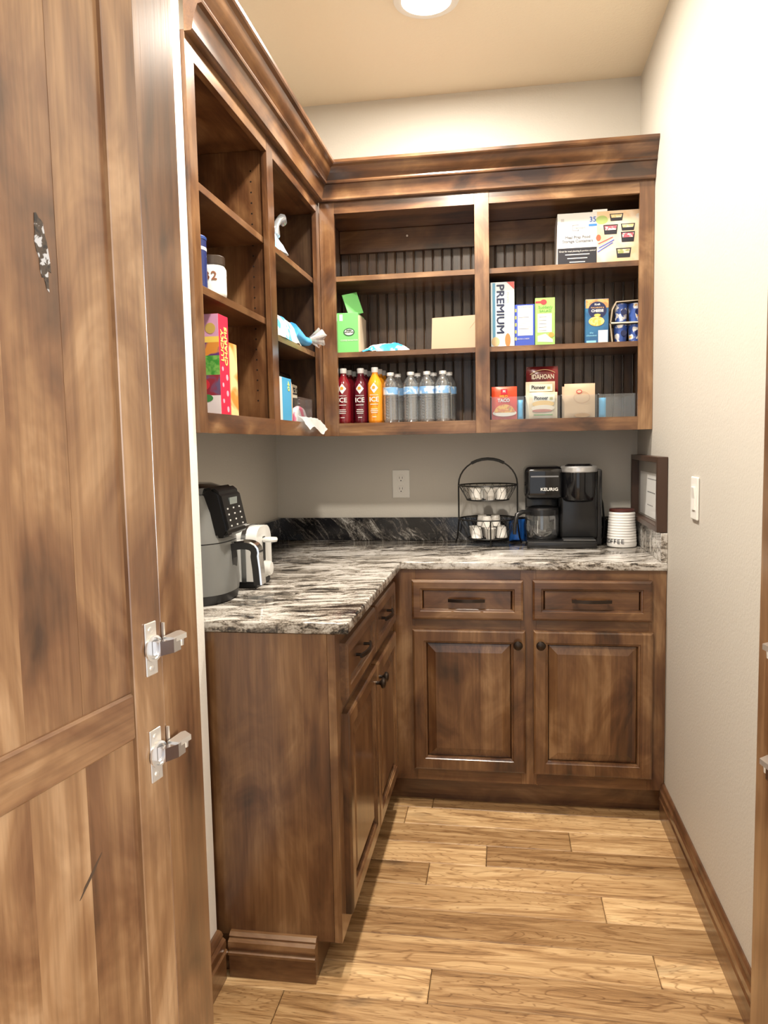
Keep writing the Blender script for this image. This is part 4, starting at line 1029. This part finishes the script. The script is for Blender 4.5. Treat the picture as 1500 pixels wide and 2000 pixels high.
ellipse(tpk, 'food_print', 1.313, 1.434, .030, .008, -.2840, plain('food_brown', (.42, .25, .12), .6))
tpk2 = thing('kraft_packet', 'plain kraft paper packet mostly hidden behind another', 'packet', (1.30, -.25, pz))
part('packet', pouch(1.240, 1.350, pz, 1.548, -.258, .012, .0015, 9), TAN, tpk2, smooth=50)
LBL2 = plain('reflection_sky', (.10, .42, .72), .35)  # blue window reflections in two bins, modelled as coloured upright sheets
single('blue_reflection', pouch(1.070, 1.089, pz, 1.500, -.27, .008, .001, 4), LBL2, 'narrow light blue sheet standing in for a window reflection beside the taco packet', 'packet', (1.08, -.268, pz), smooth=50)
single('blue_reflection', pouch(1.378, 1.404, pz, 1.500, -.27, .008, .001, 5), LBL2, 'light blue sheet standing in for a window reflection in the almost empty bin', 'packet', (1.39, -.268, pz), smooth=50)

# ================================================================== SHELVES: side cabinet, bay nearer the doorway
zl1, zl2 = 1.738, 1.704
cr = thing('cereal_box', 'bright cereal box with a red printed side', 'box', (.185, -1.37, zf))
part('carton', box(B(), .093, .2845, -1.405, -1.335, zf, 1.685, .0008), plain('cereal_red', (.62, .015, .06), .4), cr)
yy = -1.4052
decal(cr, 'pink_band', .0935, .2840, 1.627, 1.6845, yy, plain('cereal_pink', (.62, .32, .50), .45)); decal(cr, 'yellow_band', .0935, .2840, 1.612, 1.627, yy, plain('cereal_yellow', (.85, .62, .12), .45))
decal(cr, 'orange_band', .0935, .2840, 1.578, 1.612, yy, twotone('cereal_orange', (.70, .28, .05), (.12, .04, .18), 20, .5, .45)); decal(cr, 'green_band', .0935, .2840, 1.528, 1.578, yy, twotone('cereal_green', (.05, .28, .04), (.20, .48, .10), 60, .5, .45, .1))
decal(cr, 'picture_band', .0935, .2840, 1.475, 1.528, yy, twotone('cereal_pic', (.30, .03, .05), (.14, .10, .20), 24, .5, .45, .06, (.72, .66, .60))); decal(cr, 'white_band', .0935, .2840, zf+.001, 1.475, yy, plain('cereal_white', (.80, .74, .76), .45))
for x in (.225, .262): ellipse(cr, 'badge', x, 1.648, .014, .014, yy-.0003, plain('cereal_gold', (.55, .38, .10), .45))
ellipse(cr, 'berry_print', .235, 1.503, .020, .016, yy-.0003, plain('berry', (.60, .03, .05), .45)); ellipse(cr, 'leaf_print', .245, 1.468, .018, .010, yy-.0003, plain('leaf', (.06, .25, .07), .45))
text(cr, 'LUCKY\nCHARMS', (.2849, -1.370, 1.605), .026, plain('ink_lemon', (.85, .75, .20), .45), face='+x', roll=90, width=.100, bold=.0008)
for i in range(6): part('spot_print', lathe(B(), [(.006+.002*(i % 2), .2843), (.006+.002*(i % 2), .2849)], (0, -1.385+.03*(i % 2), 1.545-.021*i), 0, 12), plain('spot_pink', (.85, .40, .50), .45), cr)
carton('cereal_box', 'orange cereal box standing behind the bright one', .10, .2845, 1.620, zf, -1.328, .055, twotone('cereal_back', (.75, .25, .04), (.80, .62, .30), 12, .5, .45, .05))
jr = thing('powder_jar', 'white labelled powder jar with brown lid', 'jar', (.247, -1.338, zl1))
part('jar', lathe(B(), [(.034, 0), (.0365, .003), (.0375, .010), (.0375, .072), (.033, .080), (.031, .083)], (0, 0, 0), 2, 28), plain('jar_label_white', (.80, .78, .74), .35), jr, smooth=40, local=True)
part('lid', lathe(B(), [(.034, .082), (.035, .083), (.035, .104), (.033, .106)], (0, 0, 0), 2, 28), plain('jar_lid_brown', (.035, .020, .012), .35), jr, smooth=40, local=True)
part('shoulder', lathe(B(), [(.0379, .055), (.0379, .070)], (0, 0, 0), 2, 28, cap=False), plain('jar_label_white', (.80, .78, .74), .35), jr, smooth=60, local=True)
for i, ch in enumerate('PB2'):
    a = R(-90-38+i*30+6); tt = text(jr, ch, (0, 0, 0), .030, plain('ink_cocoa', (.20, .07, .03), .45), local=True, bold=.0012)
    tt.location = (.0382*math.cos(a), .0382*math.sin(a), .050); tt.rotation_euler = (0, 0, a+math.pi/2)
cn2 = thing('food_canister', 'dark blue round canister beside the powder jar', 'canister', (.228, -1.440, zl1))
part('tube', lathe(B(), [(.043, 0), (.043, .127), (.040, .130)], (0, 0, 0), 2, 28), plain('canister_navy', (.010, .022, .12), .35), cn2, smooth=40, local=True)
part('rim', lathe(B(), [(.044, .125), (.0445, .131), (.042, .134), (0, .134)], (0, 0, 0), 2, 28), plain('rim_blue', (.02, .06, .25), .3), cn2, smooth=40, local=True)
for i, zz in enumerate((.030, .075)):
    a = R(-55); bm = lathe(B(), [(.013, -.0436), (.013, -.0425)], (0, 0, zz), 1, 16); bmesh.ops.rotate(bm, verts=bm.verts[:], cent=(0, 0, 0), matrix=Matrix.Rotation(a+math.pi/2, 3, 'Z'))
    part('cookie_print', bm, plain('cookie', (.60, .42, .20), .5), cn2, local=True)
part('white_stripe', lathe(B(), [(.0433, .098), (.0433, .106)], (0, 0, 0), 2, 28, cap=False), WHITE, cn2, smooth=60, local=True)

# ================================================================== SHELVES: side cabinet, bay by the corner
BLB = twotone('bag_sky', (.25, .58, .80), (.72, .78, .82), 20, .55, .25, .06); CLB = clear('bag_clear', (.95, .97, 1), .28, .5, (.75, .80, .85), .15)
tb = thing('plastic_bag', 'light blue and clear plastic bag on the highest shelf', 'bag', (.235, -.80, 1.988))
part('bag', pillow(.185, .283, -.93, -.715, 1.988, 2.055, 12, 14, .008, 11), BLB, tb, smooth=60)
tp_ = crumple(tube(B(), [(.262, -.80, 2.040), (.266, -.785, 2.075), (.268, -.765, 2.095), (.270, -.735, 2.110), (.272, -.715, 2.100)], [.020, .010, .012, .018, .010], 10), .006, 40, 4)
part('twisted_top', tp_, CLB, tb, smooth=60)
mb = thing('bread_bag', 'blue and clear bread bag with a frilled end on the middle shelf', 'bag', (.23, -.65, zl2))
part('bag', pillow(.16, .284, -.93, -.55, zl2, 1.790, 12, 22, .008, 21), twotone('bread_film', (.70, .66, .60), (.10, .42, .78), 13, .55, .25, .03), mb, smooth=60)
nk = crumple(tube(B(), [(.245, -.60, zl2+.045), (.262, -.545, zl2+.035), (.275, -.505, zl2+.024), (.285, -.475, zl2+.026)], [.040, .030, .017, .014], 14), .006, 45, 6)
part('gathered_neck', nk, plain('film_blue', (.08, .40, .80), .25), mb, smooth=60)
fr = B(); prev = None
for i in range(6):
    s_ = i/5; rr = .013+.030*s_; c_ = Vector((.287+.030*s_, -.470+.058*s_, zl2+.034+.014*s_))
    rg = [fr.verts.new(c_+Vector((.3*rr*math.cos(a), rr*math.cos(a)*.55, rr*math.sin(a)))*(1+.28*s_*math.sin(a*5))) if False else fr.verts.new(c_+Vector((.55*rr*math.cos(a)*(1+.3*s_*math.sin(5*a)), -.25*rr*math.cos(a), .75*rr*math.sin(a)*(1+.3*s_*math.cos(7*a))))) for a in [2*math.pi*k/24 for k in range(24)]]
    if prev:
        for q in range(24): fr.faces.new((prev[q], prev[(q+1) % 24], rg[(q+1) % 24], rg[q]))
    prev = rg
part('frilled_end', fr, CLB, mb, smooth=60)
b4 = thing('bag_box', 'sky blue box with the number 40, torn open', 'box', (.235, -.76, zf))
part('carton', box(B(), .19, .276, -.880, -.700, zf, 1.572, .001), plain('box_sky', (.06, .38, .68), .4), b4)
decal_ = box(B(), .2755, .2764, -.880, -.815, zf, 1.571); part('white_side', decal_, WHITE, b4)
text(b4, '40', (.2763, -.735, 1.545), .034, plain('ink_lime', (.62, .72, .20), .4), face='+x', roll=-90, bold=.001)
fl_ = B(); prism(fl_, [(-.700, zf+.004), (-.655, zf+.004), (-.640, 1.545), (-.665, 1.572), (-.700, 1.565)], 0, .262, .265)
part('torn_flap', fl_, CARD, b4)
pb = thing('pretzel_bag', 'black snack bag with cream lettering panel in the corner', 'bag', (.20, -.47, zf))
bm = pouch(-.60, -.375, zf, 1.620, 0, .07, .004, 13); bmesh.ops.rotate(bm, verts=bm.verts[:], cent=(0, 0, 0), matrix=Matrix.Rotation(R(90), 3, 'Z')); bmesh.ops.translate(bm, verts=bm.verts[:], vec=(.214, 0, 0))
part('bag', bm, plain('bag_black', (.012, .010, .011), .22), pb, smooth=60)
part('cream_panel', prism(B(), [(-.560, 1.520), (-.400, 1.525), (-.400, 1.572), (-.545, 1.578)], 0, .2125, .2152), plain('panel_cream', (.78, .74, .62), .4), pb)
text(pb, 'PRETZELS', (.2156, -.478, 1.548), .036, DARKINK, face='+x', width=.15, bold=.0008)
cb_ = thing('storage_bin', 'clear plastic bin with a pink and white wrapper by the cabinet corner', 'bin', (.265, -.60, zf))
for q in ((.225, .2840, -.636, -.440, zf, zf+.0025), (.2815, .2840, -.636, -.440, zf+.0025, zf+.092), (.225, .2815, -.636, -.6335, zf+.0025, zf+.092), (.225, .2815, -.4425, -.440, zf+.0025, zf+.092)):
    part('bin_wall', box(B(), *q), BIN, cb_)
single('wrapper', pillow(.234, .276, -.626, -.455, zf+.003, zf+.060, 8, 18, .006, 31), twotone('wrap_pink', (.78, .74, .74), (.78, .12, .25), 22, .6, .35, .03), 'pink and white crumpled wrapper inside the clear bin', 'wrapper', (.255, -.57, zf+.003), smooth=60)
wp = B(); g = []
NU, NV = 14, 8
for i in range(NU+1):
    row = []
    for j in range(NV+1):
        u, v = i/NU, j/NV
        x = .2855+.045*v; y = -.66+.275*u; z = zf+.028*(1-v)-.006-.035*max(0, v-.35)+.012*math.sin(u*7)*v
        if x < UX+.004 : z = max(z, zf+.002+.018*(1-v))
        row.append(wp.verts.new((x+.004*mnoise.noise(Vector((u*6, v*5, 1))), y, z+.006*mnoise.noise(Vector((u*8, v*6, 3))))))
    g.append(row)
for i in range(NU):
    for j in range(NV): wp.faces.new((g[i][j], g[i+1][j], g[i+1][j+1], g[i][j+1]))
for v in wp.verts:
    if v.co.x < UX+.004: v.co.z = max(v.co.z, OZ0+.0015)
bmesh.ops.solidify(wp, geom=wp.faces[:], thickness=.0008)
single('tissue_sheet', wp, plain('tissue_white', (.80, .78, .76), .6), 'white thin wrapping sheet hanging over the cabinet edge', 'sheet', (.30, -.52, zf), smooth=60)
